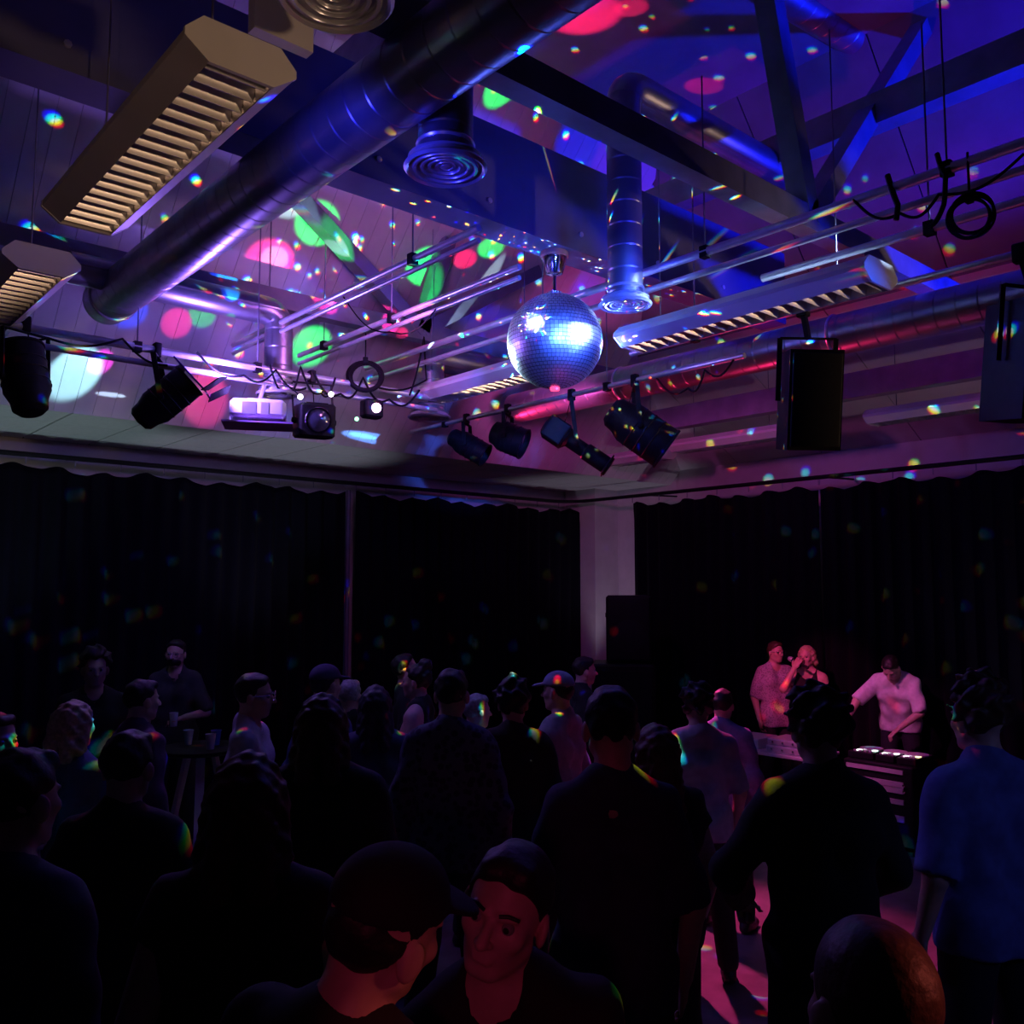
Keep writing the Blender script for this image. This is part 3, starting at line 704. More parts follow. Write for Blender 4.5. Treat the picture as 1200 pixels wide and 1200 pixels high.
def nets(V, X):
    xs, ys, zs = X; I = V < 0; nx, ny, nz = V.shape
    cnt = np.zeros((nx-1, ny-1, nz-1), np.int8)
    for a in (0, 1):
        for b in (0, 1):
            for c in (0, 1): cnt += I[a:nx-1+a, b:ny-1+b, c:nz-1+c]
    act = (cnt > 0) & (cnt < 8); idx = np.argwhere(act)
    if len(idx) == 0: return [], []
    num = -np.ones(act.shape, np.int64); num[act] = np.arange(len(idx))
    G = (xs, ys, zs); cor = [(a, b, c) for a in (0, 1) for b in (0, 1) for c in (0, 1)]
    S = np.zeros((len(idx), 3)); C = np.zeros(len(idx))
    for i in range(8):
        for ax in range(3):
            if cor[i][ax]: continue
            j = list(cor[i]); j[ax] = 1
            A = idx+np.array(cor[i]); B = idx+np.array(j)
            va = V[A[:, 0], A[:, 1], A[:, 2]]; vb = V[B[:, 0], B[:, 1], B[:, 2]]
            m = (va < 0) != (vb < 0); t = np.where(m, va/np.where(va == vb, 1, va-vb), 0)
            PA = np.stack([G[d][A[:, d]] for d in range(3)], 1); PB = np.stack([G[d][B[:, d]] for d in range(3)], 1)
            S += np.where(m[:, None], PA+(PB-PA)*t[:, None], 0); C += m
    verts = S/C[:, None]; faces = []
    for ax in range(3):
        b, c = (ax+1) % 3, (ax+2) % 3
        sa = [slice(None)]*3; sb = [slice(None)]*3; sa[ax] = slice(0, -1); sb[ax] = slice(1, None)
        d = I[tuple(sa)].astype(np.int8)-I[tuple(sb)]
        e = np.argwhere(d != 0)
        e = e[(e[:, b] > 0) & (e[:, c] > 0) & (e[:, b] < V.shape[b]-1) & (e[:, c] < V.shape[c]-1)]
        s = d[e[:, 0], e[:, 1], e[:, 2]]
        q = []
        for (ob, oc) in ((-1, -1), (0, -1), (0, 0), (-1, 0)):
            f = e.copy(); f[:, b] += ob; f[:, c] += oc; q.append(num[f[:, 0], f[:, 1], f[:, 2]])
        q = np.stack(q, 1); q[s < 0] = q[s < 0][:, ::-1]; faces.append(q)
    return verts, np.concatenate(faces)
def field_mesh(name, F, X, m, grow=0, noise=None, gclips=()):
    v, f = nets(F.eval(X, grow, noise, gclips), X)
    me = bpy.data.meshes.new(name)
    if len(v) == 0: return me
    me.vertices.add(len(v)); me.vertices.foreach_set('co', np.asarray(v, np.float32).ravel())
    me.loops.add(4*len(f)); me.loops.foreach_set('vertex_index', f.astype(np.int32).ravel())
    me.polygons.add(len(f)); me.polygons.foreach_set('loop_start', np.arange(0, 4*len(f), 4, dtype=np.int32))
    me.polygons.foreach_set('use_smooth', np.ones(len(f), bool))
    me.update(calc_edges=True); me.validate(); me.materials.append(m)
    return me
def rot(ax, deg):
    return np.array(Matrix.Rotation(math.radians(deg), 3, ax))
SKIN = {'light': mat('skin_light', (.55, .36, .29), .5, 0, .08, 30), 'mid': mat('skin_mid', (.42, .26, .2), .5, 0, .08, 30),
        'tan': mat('skin_tan', (.33, .2, .15), .5, 0, .08, 30)}
M_shoe = mat('shoe_leather', (.03, .03, .035), .5)
M_eye = mat('eye_white', (.24, .22, .22), .35); M_iris = mat('iris', (.03, .02, .015), .1)
M_lip = mat('lips', (.36, .14, .13), .45)
def cloth(name, col): return mat('cloth_'+name, col, .85, 0, .15, 25, .15)
def haircol(name, col): return mat('hair_'+name, col, .55, 0, .35, 60, .3)

def ik(a, b, l1, l2, bend):
    a = np.array(a, float); b = np.array(b, float); d = b-a; L = np.linalg.norm(d)
    if L > l1+l2-.005: b = a+d/L*(l1+l2-.005); d = b-a; L = np.linalg.norm(d)
    x = (l1*l1-l2*l2+L*L)/(2*L); h = math.sqrt(max(l1*l1-x*x, 0)); n = d/L
    bd = np.array(bend, float); bd = bd-n*(bd @ n); bd /= np.linalg.norm(bd)+1e-9
    return a+n*x+bd*h, b

def person(label, px, ytop, d, yaw, skin='light', hair='short', hairc=('dark', (.012, .009, .008)), shirt=('black', (.012, .012, .014)), trousers=('navy', (.015, .016, .025)),
           sleeve=.5, lean=0, head=(0, 0, 0), hands=None, fine=False, build=1.0, H=None, extra=(), longhair=0, shirt_mat=None, glasses=False, neck=.058, spread=.1, hem=.84, side=0, beard=False, arms_out=.05, dx=0):
    """px, ytop: top of the head in the photo; d: distance; yaw: 0 faces the camera's right, 90 away from the camera, -90 towards it"""
    top = atd(px, ytop, d)
    hz = top.z
    if H is None: H = hz
    s = H/1.76
    hy, hp, hr = head
    # ---- joints, facing +y
    J = {}
    hip_z = .93*s
    RL = rot('Y', side) @ rot('X', -lean)
    def up(p): p = np.array(p, float)*s; return RL @ (p-np.array([0, 0, hip_z]))+np.array([0, 0, hip_z])
    b_ = build
    sh = {q: up((q*.166*b_, 0, 1.405)) for q in (-1, 1)}
    F = Field()
    torso = []
    def T(a, b, r0, r1, k=.05): torso.append((up(a), up(b), r0*s*b_, r1*s*b_, k))
    # torso as paired capsules so that it is wider than deep
    for q in (-1, 1):
        T((q*.075, 0, .93), (q*.065, .005, 1.10), .105, .088)
        T((q*.065, .005, 1.10), (q*.085, .0, 1.30), .088, .098)
        T((q*.085, 0, 1.30), (q*.10, -.005, 1.39), .09, .06)
        T((q*.02, -.014, 1.455), (q*.15, -.005, 1.412), .05, .05)
        T((q*.012, -.02, 1.50), (q*.12, -.012, 1.43), .045, .04)
    for t in torso: F.cap(*t)
    nb = up((0, -.012, 1.44)); hc0 = up((0, .022, 1.645))
    RH = RL @ rot('Z', hy) @ rot('X', -hp) @ rot('Y', hr)
    hp0 = up((0, -.008, 1.535)); hc = hp0+RH @ (np.array([0, .026, .105])*s)
    def hd(p): return hc+RH @ (np.array(p, float)*s)
    F.cap(nb, hp0+RH @ (np.array([0, .0, .05])*s), .056*s, .052*s, .03)
    # ---- head
    F.ell(hd((0, -.012, .03)), np.array((.074, .094, .088))*s, RH, .02)          # skull
    F.ell(hd((0, .022, -.035)), np.array((.058, .068, .078))*s, RH, .03)          # face
    F.ell(hd((0, .056, -.092)), np.array((.022, .020, .017))*s, RH, .02)          # chin
    for q in (-1, 1):
        F.cap(hd((q*.05, .0, -.055)), hd((q*.018, .055, -.094)), .017*s, .015*s, .02)   # jaw line
        F.ell(hd((q*.04, .058, -.02)), np.array((.022, .018, .018))*s, RH, .02)   # cheek
        F.ell(hd((q*.032, .088, .004)), np.array((.017, .013, .011))*s, RH, .010, sub=True)  # eye socket
        F.ell(hd((q*.078, -.008, -.012)), np.array((.010, .022, .033))*s, RH @ rot('Z', q*-18), .006)   # ear
        F.cap(hd((q*.016, .084, .022)), hd((q*.044, .072, .022)), .0075*s, .006*s, .008)   # brow ridge
    F.cap(hd((0, .086, .008)), hd((0, .108, -.028)), .0075*s, .0125*s, .008)        # nose
    for q in (-1, 1): F.ell(hd((q*.012, .096, -.031)), np.array((.008, .009, .007))*s, RH, .005)
    F.cap(hd((-.018, .081, -.057)), hd((.018, .081, -.057)), .0055*s, None, .004)   # lips
    F.cap(hd((-.014, .081, -.067)), hd((.014, .081, -.067)), .0062*s, None, .003)
    # ---- legs
    ft = {}; 
    for q in (-1, 1):
        h = np.array((q*.088*b_, 0, .91))*s; kn = np.array((q*(.09+spread*.35), .02, .49))*s; an = np.array((q*(.085+spread*.7), -.02, .085))*s
        F.cap(h, kn, .088*s*b_, .054*s, .03); F.cap(kn, an, .052*s, .036*s, .02)
        ca = kn*.65+an*.35; F.ell(ca+np.array((0, -.025*s, 0)), np.array((.045, .045, .11))*s, None, .03)
        toe = an+np.array((q*.02, .15, -.055))*s; heel = an+np.array((0, -.03, -.05))*s
        F.cap(heel, toe, .03*s, .026*s, .02); F.cap(an, (heel+toe)/2, .035*s, .028*s, .02)
        ft[q] = (h, kn, an, heel, toe)
    # ---- arms and hands
    arm = {}; hz_zones = []
    l1, l2 = .285*s, .255*s
    for q in (-1, 1):
        S0 = sh[q]; tgt = (hands or {}).get(q)
        if tgt is None:
            el = S0+np.array((q*(arms_out+.03), -.03, -.28))*s; wr = el+np.array((q*-.01, .09, -.235))*s
            wb = np.array((0, .3, -1.)); pn = np.array((-q, 0, 0.))
        else:
            bend = tgt[3:6] if len(tgt) > 3 else (q*.8, -.3, -.8)
            el, wr = ik(S0, np.array(tgt[:3])*s, l1, l2, bend); pn = np.array((0, 0, -1.)) if len(tgt) < 7 else np.array(tgt[6:9])
        F.cap(S0, el, .052*s*b_, .041*s*b_, .03); F.cap(el, wr, .041*s*b_, .027*s, .02)
        fd = (wr-el)/np.linalg.norm(wr-el); pn = pn-fd*(pn @ fd); pn /= np.linalg.norm(pn)+1e-9; sd = np.cross(fd, pn)*q*-1
        Rm = np.stack([sd, fd, pn], 1); pc_ = wr+fd*.05*s
        F.ell(pc_, np.array((.040, .052, .0155))*s, Rm, .012)
        curl = .55
        for i, (o_, ln) in enumerate(((-.030, .072), (-.010, .082), (.011, .078), (.030, .062))):
            b0 = wr+(fd*.088+sd*o_*1.0)*s; d1 = fd*math.cos(curl*.6)+pn*math.sin(curl*.6)+sd*o_*2; d1 /= np.linalg.norm(d1)
            b1 = b0+d1*ln*.5*s; d2 = fd*math.cos(curl*1.9)+pn*math.sin(curl*1.9); b2 = b1+d2*ln*.5*s
            F.cap(b0-fd*.02*s, b1, .0092*s, .0086*s, .005); F.cap(b1, b2, .0086*s, .0074*s, .003)
        t0 = wr+(fd*.025-sd*.030)*s; t1 = t0+(fd*.035-sd*.028+pn*.012)*s; t2 = t1+(fd*.030-sd*.004+pn*.012)*s
        F.cap(t0, t1, .0125*s, .0105*s, .008); F.cap(t1, t2, .0105*s, .0085*s, .003)
        arm[q] = (S0, el, wr, fd, pn, sd)
        if fine:
            c_ = wr+fd*.08*s; hz_zones.append((c_-.105*s, c_+.105*s))
    # ---- grid
    lo, hi = F.bounds(); near = d < 2.6
    cs = .017 if d < 4.6 else .021
    fs = .0048 if near else (.0075 if d < 5 else .0095)
    hz0, hz1 = hc-np.array((.10, .13, .14))*s, hc+np.array((.10, .14, .14))*s
    zones = [[(hz0[i], hz1[i], fs)]+[(z[0][i], z[1][i], .0065) for z in hz_zones] for i in range(3)]
    X = [axis(lo[i], hi[i], cs, zones[i]) for i in range(3)]
    # ---- placing: head top lands on the wanted spot
    root = thing('person', label, 'person', group=None)
    w_yaw = YAW+math.radians(yaw)-math.pi          # yaw 90 = away
    w_yaw = YAW-math.pi/2+math.radians(yaw)-math.pi/2
    Rw = rot('Z', math.degrees(w_yaw)); tip = Rw @ hd((0, -.01, .118))
    root.location = (top.x-tip[0]+0, top.y-tip[1], 0); root.rotation_euler = (0, 0, w_yaw)
    body = obj('body', field_mesh('body', F, X, SKIN[skin]), root)
    # ---- clothes
    smat = shirt_mat or cloth(*shirt)
    C = Field()
    for t in torso: C.cap(*t)
    nclip = hd((0, .03, -.12))
    for q in (-1, 1):
        S0, el, wr, *_ = arm[q]
        if sleeve > 0:
            e1 = S0+(el-S0)*min(1, sleeve*2); ax_ = (el-S0)/np.linalg.norm(el-S0)
            if sleeve <= .5: C.cap(S0-ax_*.01, e1+ax_*.05, .054*s*b_, .058*s*b_, .03, clips=((e1, ax_),))
            else:
                C.cap(S0, el, .053*s*b_, .047*s*b_, .03); ax2 = (wr-el)/np.linalg.norm(wr-el); e2 = el+(wr-el)*min(1, sleeve*2-1)
                C.cap(el, e2+ax2*.05, .052*s*b_, .044*s, .03, clips=((e2, ax2),))
    for q in (-1, 1): C.cap(np.array((q*.07, 0, .84))*s, np.array((q*.075, 0, .96))*s, .112*s*b_, .108*s*b_, .05)
    clo, chi = C.bounds(.04); cg = .015 if d < 4.6 else .019
    Xc = [axis(clo[i], chi[i], cg, []) for i in range(3)]
    ph = random.uniform(0, 6)
    def wr_noise(P): return (.0045*np.sin(P[..., 2]*34+3*np.sin(P[..., 0]*13+ph)+2*P[..., 1]*9)+.003*np.sin(P[..., 0]*41+P[..., 2]*23+ph)).astype(np.float32)
    nk = up((0, .02, 1.50))
    gcl = [lambda P: hem*s-P[..., 2], lambda P: neck*s-np.linalg.norm((P-nk)*np.array((1, 1, .8)), axis=-1)]
    if sleeve == 0:
        for q in (-1, 1):
            gcl.append(lambda P, q=q: (P-(sh[q]-np.array((q*.045*s, 0, 0)))) @ np.array((q*1., 0, .15)) - .0)
    obj('shirt', field_mesh('shirt', C, Xc, smat, .013, wr_noise, gcl), root)
    if d > 1.9:
        Tq = Field()
        for q in (-1, 1):
            h, kn, an, heel, toe = ft[q]
            Tq.cap(h, kn, .092*s*b_, .064*s, .03); Tq.cap(kn, an+np.array((0, 0, .03))*s, .066*s, .056*s, .02)
            Tq.cap(np.array((q*.07*s*b_, 0, .93*s)), np.array((q*.065*s*b_, 0, 1.0*s)), .102*s*b_, .095*s*b_, .04)
        clo, chi = Tq.bounds(.04); Xt = [axis(clo[i], chi[i], .021, []) for i in range(3)]
        obj('trousers', field_mesh('trousers', Tq, Xt, cloth(*trousers), .01, None, [lambda P: P[..., 2]-1.02*s, lambda P: .05*s-P[..., 2]]), root)
        for q in (-1, 1):
            Sh = Field(); h, kn, an, heel, toe = ft[q]
            Sh.cap(heel, toe, .042*s, .04*s, .02); Sh.cap(an, (heel+toe)/2, .046*s, .04*s, .03)
            clo, chi = Sh.bounds(.03); Xt = [axis(clo[i], chi[i], .014, []) for i in range(3)]
            obj('shoe', field_mesh('shoe', Sh, Xt, M_shoe, 0, None, [lambda P: .004-P[..., 2]]), root)
    # ---- hair
    if hair:
        hm = haircol(*hairc); Hf = Field(); g = .0
        fl_ = np.array(RH @ np.array((0, .80, -.60)))
        def hclip(off): return ((hd((0, .045+off, .055)), fl_),)
        amp, frq = .0022, 90
        if hair == 'short':
            Hf.ell(hd((0, -.014, .036)), np.array((.079, .099, .092))*s, RH, .02, clips=hclip(.0))
            Hf.cap(hd((-.03, .052, .092)), hd((.03, .054, .090)), .017*s, .017*s, .03)
        elif hair == 'buzz':
            Hf.ell(hd((0, -.013, .032)), np.array((.0752, .0952, .0892))*s, RH, .02, clips=hclip(.01)); amp = .0006
        elif hair == 'curly':
            Hf.ell(hd((0, -.025, .055)), np.array((.098, .115, .108))*s, RH, .02, clips=hclip(.0)); amp, frq = .011, 75
        elif hair == 'tall':
            Hf.ell(hd((0, -.02, .05)), np.array((.095, .108, .10))*s, RH, .02, clips=hclip(.0)); Hf.ell(hd((.02, .0, .13)), np.array((.07, .075, .055))*s, RH, .03); amp, frq = .011, 80
        elif hair in ('long', 'bob', 'bun'):
            Hf.ell(hd((0, -.018, .034)), np.array((.084, .102, .094))*s, RH, .02, clips=hclip(.0))
            if hair == 'bun': Hf.ell(hd((0, -.07, .12)), np.array((.05, .05, .045))*s, RH, .01)
            else:
                ln = longhair or (.16 if hair == 'bob' else .34)
                for q in (-1, 1):
                    a_ = hd((q*.066, -.02, .02)); bb = a_+RL @ (np.array((q*.02, -.045, -ln*.75))*s)
                    Hf.cap(a_, bb, .033*s, .03*s, .03)
                    a_ = hd((q*.03, -.075, .03)); bb = a_+RL @ (np.array((q*.02, -.04, -ln))*s); Hf.cap(a_, bb, .045*s, .035*s, .03)
            amp, frq = .003, 120
        elif hair == 'cap':
            Hf.ell(hd((0, -.014, .02)), np.array((.077, .097, .085))*s, RH, .02, clips=hclip(-.02))
        clo, chi = Hf.bounds(.04); hs = .0055 if near else (.008 if d < 5 else .011)
        Xh = [axis(clo[i], chi[i], hs, []) for i in range(3)]
        def hn(P): return (amp*(np.sin(P[..., 0]*frq+2*np.sin(P[..., 2]*frq*.7))+np.sin(P[..., 1]*frq*.9+P[..., 2]*frq*.6))).astype(np.float32)
        obj('hair', field_mesh('hair', Hf, Xh, hm, 0, hn), root)
        if hair == 'cap':
            Cf = Field(); Cf.ell(hd((0, -.01, .05)), np.array((.083, .103, .082))*s, RH, .02, clips=((hd((0, 0, .04)), RH @ np.array((0, .0, -1.))),))
            Cf.ell(hd((0, .10, .045)), np.array((.07, .08, .010))*s, RH @ rot('X', -12), .01)
            clo, chi = Cf.bounds(.03); Xh = [axis(clo[i], chi[i], .0055 if near else .009, []) for i in range(3)]
            obj('cap', field_mesh('cap', Cf, Xh, extra[0] if extra else cloth('black', (.012, .012, .014))), root)
    if beard:
        Bf = Field(); Bf.ell(hd((0, .03, -.06)), np.array((.06, .064, .055))*s, RH, .02, clips=((hd((0, .04, -.045)), RH @ np.array((0, -.3, 1.))), (hd((0, .0, 0)), RH @ np.array((0, -1., 0)))))
        clo, chi = Bf.bounds(.03); Xh = [axis(clo[i], chi[i], .0055 if near else .009, []) for i in range(3)]
        obj('beard', field_mesh('beard', Bf, Xh, haircol(*hairc), 0, lambda P: (.0015*np.sin(P[..., 0]*300)*np.sin(P[..., 2]*260)).astype(np.float32)), root)
    # ---- eyes for faces one can see
    def local(me_b, name, m, par=root): return me_b.build(name, m, par)
    if abs(((yaw+hy+90+180) % 360)-180) < 110:
        for q in (-1, 1):
            e = hd((q*.032, .0735, .003)); ez = RH @ np.array((0, 1., 0))
            eo = local(MB().lathe([(.0125*s*math.sin(math.pi*k/10), -.0125*s*math.cos(math.pi*k/10)) for k in range(11)], e, ez, 14), 'eye', M_eye)
            local(MB().lathe([(.006*s, .0112*s), (.0045*s, .0124*s), (0, .0128*s)], e, ez, 12), 'iris', M_iris, eo)
            if near: local(MB().tube([hd((q*.015, .094, .026)), hd((q*.032, .090, .031)), hd((q*.05, .078, .026))], .0035*s, 6), 'eyebrow', haircol(*hairc))
    if glasses:
        gb = MB()
        for q in (-1, 1):
            gb.torus(hd((q*.034, .104, .004)), RH @ np.array((q*.12, 1., 0)), .024*s, .0024*s, 18, 5)
            gb.tube([hd((q*.057, .098, .008)), hd((q*.08, .0, .008))], .002*s, 5)
        gb.tube([hd((-.012, .107, .008)), hd((.012, .107, .008))], .002*s, 5); local(gb, 'glasses', M_chrome)
    root['px'] = px
    del root['px']
    return root, arm, (Rw, s, hd)
BLK = ('black', (.010, .010, .012)); NAVY = ('navy_top', (.02, .025, .07)); GREY = ('grey_top', (.22, .22, .25)); WHITE = ('white_tee', (.72, .70, .72))
DK = ('dark', (.012, .009, .008)); BR_ = ('brown', (.06, .03, .018)); BLOND = ('blond', (.45, .34, .2)); GR = ('grey', (.3, .29, .28)); RED = ('auburn', (.11, .03, .018))
DENIM = ('denim', (.06, .09, .22)); LAV = ('pale_shirt', (.42, .38, .46)); BLUE = ('blue_tee', (.10, .14, .42))
m_pat = pattern_mat('patterned_shirt', (.22, .16, .22), (.40, .34, .42), 62)
m_pat2 = pattern_mat('dark_patterned_shirt', (.012, .014, .05), (.07, .08, .15), 26)
# nearest row
person('near person with close-cropped hair, only the head showing at the bottom right', 1020, 1073, 1.28, 100, 'light', 'buzz', BR_, BLK, lean=4)
person('near man with short dark hair turning his red-lit face towards the camera', 614, 984, 1.78, -98, 'light', 'short', DK, BLK, head=(-12, -2, -25), sleeve=.9, side=9)
person('near person in a dark cap facing away, nape lit dull red', 474, 984, 1.5, 66, 'light', 'cap', DK, BLK, head=(-18, 6, 8), sleeve=.9, side=9)
person('near person at the left edge in a dark navy jacket, seen from behind', 22, 880, 2.3, 70, 'light', 'short', DK, NAVY, sleeve=.95, neck=.065)
person('person with reddish bobbed hair and a bare arm in the left foreground', 291, 884, 2.3, 98, 'light', 'bob', RED, ('maroon', (.03, .008, .016)), sleeve=.12, longhair=.2)
# middle rows
person('person with dark hair in front of the denim jacket, seen from behind', 150, 858, 3.1, 85, 'light', 'short', DK, BLK, sleeve=.9)
person('tall broad person in navy seen from behind, centre of the crowd', 716, 806, 3.0, 92, 'light', 'short', DK, NAVY, sleeve=.5, build=.9)
person('person in black with long brown hair, broad back filling the left centre', 378, 814, 3.6, 95, 'light', 'long', BR_, BLK, sleeve=.9, build=1.08, longhair=.2)
person('person with long auburn hair and a bare red-lit arm', 768, 850, 3.8, 110, 'light', 'long', RED, BLK, sleeve=.15)
person('large dark figure in black before the decks, arms held out from the body', 957, 814, 3.3, 96, 'light', 'curly', DK, BLK, sleeve=.95, build=1.0, arms_out=.12, hands={-1: (-.2, .24, 1.02, -.8, -.3, -.5), 1: (.2, .25, 1.0, .8, -.3, -.5)})
person('person in a blue t-shirt with tall curly hair at the right', 1146, 806, 3.55, 108, 'light', 'tall', BR_, BLUE, sleeve=.5, build=1.08)
person('person in a denim jacket with light hair, speckled with blue dots', 88, 822, 4.4, 75, 'light', 'bob', BLOND, DENIM, sleeve=.95)
person('person at the extreme left edge in a pale top', -6, 836, 3.9, -20, 'light', 'short', BR_, LAV, sleeve=.5)
person('tall dark silhouette with curly hair behind the denim jacket', 112, 764, 6.4, -60, 'mid', 'curly', DK, BLK, sleeve=.9)
person('person in a dark purple top behind the dark head at the left', 166, 797, 5.2, 50, 'light', 'short', DK, ('plum', (.07, .03, .08)), sleeve=.9)
person('man in glasses and a pale purple-lit shirt in profile', 297, 790, 5.0, 5, 'light', 'short', DK, LAV, sleeve=.9, glasses=True)
person('man in a cap and denim-blue shirt beside the profile man', 381, 780, 5.6, 50, 'light', 'cap', DK, DENIM, sleeve=.9, extra=(cloth('navy_cap', (.05, .04, .10)),))
person('grey-haired person half hidden behind the long brown hair', 410, 797, 6.2, 80, 'light', 'short', GR, BLK, sleeve=.9)
person('person with long blue-tinted hair right of the broad black back', 440, 804, 5.2, 100, 'light', 'long', ('blueblack', (.02, .02, .04)), ('blue_grey', (.06, .08, .16)), sleeve=.9, longhair=.25)
person('person raising the face in profile, left one of the talking couple', 470, 767, 7.1, 10, 'light', 'short', DK, BLK, sleeve=.5, head=(0, -15, 0))
person('person with bare shoulder, right one of the talking couple', 489, 779, 6.3, 170, 'light', 'bun', DK, BLK, sleeve=0, neck=.075)
person('person in a dark blue patterned shirt seen from behind', 529, 785, 4.6, 78, 'light', 'short', DK, NAVY, sleeve=.9, shirt_mat=m_pat2)
person('short person with a pale shoulder beside the patterned shirt', 558, 814, 5.8, 30, 'light', 'short', GR, LAV, sleeve=.5)
person('person in black with dark curly hair dotted with green and blue light', 601, 800, 5.1, 85, 'mid', 'curly', DK, BLK, sleeve=.9)
person('person in a grey cap and pale grey long-sleeved shirt', 655, 788, 5.6, 150, 'light', 'cap', DK, GREY, sleeve=.95, extra=(cloth('grey_cap', (.25, .26, .34)),))
person('person with a bright red-lit face in profile near the corner pillar', 684, 770, 7.5, 12, 'light', 'short', DK, BLK, sleeve=.9)
person('person with dark hair and a pale shirt left of the decks', 817, 806, 5.4, 88, 'light', 'curly', DK, LAV, sleeve=.5)
person('person in a blue-grey top next to the pale shirt', 846, 808, 6.2, 60, 'light', 'short', DK, ('slate', (.14, .16, .28)), sleeve=.9)
r_, arm_, fr_ = person('bearded man with glasses in a dark shirt standing alone at the back left', 207, 750, 8.0, -90, 'light', 'short', DK, ('charcoal', (.03, .03, .04)), sleeve=.5, beard=True, glasses=True,
       hands={-1: (-.16, .26, 1.13, -.6, -.5, -.6)})
# people at the decks
person('man in a patterned short-sleeved shirt standing behind the decks', 908, 752, 9.9, -78, 'light', 'short', BR_, GREY, sleeve=.5, glasses=True, shirt_mat=m_pat, head=(12, 0, 0), hem=.80)
rw, aw, fw_ = person('blonde woman in a black vest holding a microphone to her mouth', 945, 757, 9.5, -120, 'light', 'bob', BLOND, BLK, sleeve=0, fine=True, head=(-10, 0, 0), neck=.09, longhair=.12,
       hands={1: (.10, .20, 1.52, .5, .1, -1, -.3, -1, 0)})
person('DJ in a white t-shirt leaning over the decks', 1042, 795, 8.75, -122, 'light', 'short', DK, WHITE, sleeve=.5, lean=30, fine=True, head=(-8, 22, 0), H=1.74,
       hands={1: (.46, .52, .93, .6, -.3, .6), -1: (-.05, .40, .92, -.9, -.2, -.1)})
# ---- things held
def to_world(root, p): 
    return Matrix.Translation(root.location) @ Matrix.Rotation(root.rotation_euler[2], 4, 'Z') @ Vector(p)
S0, el, wr, fd, pn, sd = aw[1]
g = Vector(to_world(rw, wr+fd*.075+pn*.03)); ax = (Vector(to_world(rw, wr-sd*.2))-Vector(to_world(rw, wr))).normalized()
mic = thing('microphone', 'black microphone in the raised hand of the blonde woman', 'microphone', g)
MB().lathe([(.012, -.12), (.016, .05), (.024, .07), (.027, .10), (.018, .12), (0, .125)], g, ax, 16).build('handle', M_black, mic)
MB().lathe([(.026, .075), (.028, .10), (.02, .122), (0, .128)], g, ax, 16).build('grille', M_alu, mic); adopt(mic)
S0, el, wr, fd, pn, sd = arm_[-1]
g = Vector(to_world(r_, wr+fd*.09))
t = thing('cup', 'cup held by the bearded man at the back left', 'cup', g)
MB().lathe([(.028, -.05), (.037, .06), (.034, .06), (.026, -.045), (0, -.045)], g, (0, 0, 1), 16).build('cup', MB_glass, t)
MB().torus(g+Vector((0, 0, .06)), (0, 0, 1), .036, .002, 16, 5).build('lip', MB_glass, t); adopt(t)
# ================================================================== stage lamps (some at the hung fixtures, others added)
def ceiling_hit(px, py):
    r = ray(px, py).normalized(); t = 1.0
    while t < 16:
        p = CAM+r*t
        if p.z > min(zl(p.y), zr(p.x)) or p.x > U1 or p.y > V1: return p
        t += .02
    return CAM+r*8
def beam_at(px, py, col, power, diam, src=None, blend=.5, oval=None):
    h = ceiling_hit(px, py); s_ = Vector(src or ((3.9, 5.55, 4.02) if px > 270 else (2.6, 5.7, 4.08))); D = (h-s_).length; dep = (h-CAM).dot(FL)
    ang = math.degrees(2*math.atan(diam*dep/1050/2/D))
    o = spot('effect_beam', s_, h, col, power*13*D*D, ang, blend, .004)
    if oval is not None:
        o.matrix_world = o.matrix_world @ Matrix.Rotation(math.radians(oval), 4, 'Z') @ Matrix.Diagonal((1, .13, 1, 1))
    return o
# pin spots on the mirror ball
spot('ball_pinspot', (4.9, 1.0, 4.3), BC, (.4, .6, 1), 2200, 9, .2, .1)
spot('ball_pinspot', ec+Vector((0, -.15, .05)), BC, (.6, .9, 1), 700, 19, .2, .06)
# colour effect beams
RD, GN, BL, CY, WH, PK = (1, .01, .1), (0, 1, .12), (.0, .05, 1), (.02, .4, 1), (.8, 1, 1), (1, .02, .24)
for a in ((248, 292, CY, 8, 50), (240, 290, BL, 5, 62), (317, 305, PK, 9, 62), (322, 303, (1, .4, .5), 5, 36), (372, 262, GN, 9, 62), (378, 265, WH, 7, 28), (335, 228, (.5, .9, .9), 4, 62),
          (500, 312, GN, 10, 56), (438, 352, PK, 10, 45), (460, 372, RD, 6, 28), (575, 290, GN, 6, 30), (545, 303, RD, 6, 28), (365, 405, GN, 6, 56), (207, 378, PK, 4, 40), (152, 365, BL, 5, 45),
          (237, 368, GN, 2.5, 36), (88, 436, (.4, .85, 1), 9, 62), (118, 424, (1, .05, .9), 6, 30), (240, 466, (1, .05, .3), 4, 60),
          (590, 100, GN, 8, 46), (682, 15, RD, 16, 95), (770, 165, GN, 6, 34), (803, 184, GN, 6, 50), (870, 236, GN, 4, 40), (825, 100, RD, 5, 40), (740, 8, RD, 8, 40)):
    beam_at(*a)
for a in ((560, 345, (.6, .8, 1), 3.0, 120, None, .4, 50), (835, 205, (.5, .6, 1), 3.0, 90, None, .4, 50), (30, 517, (.5, .7, 1), 2, 60, None, .4, 0), (420, 541, (.1, .3, 1), 5, 110, None, .4, 0), (395, 556, (.05, .3, 1), 5, 60, None, .4, 0)):
    beam_at(*a)
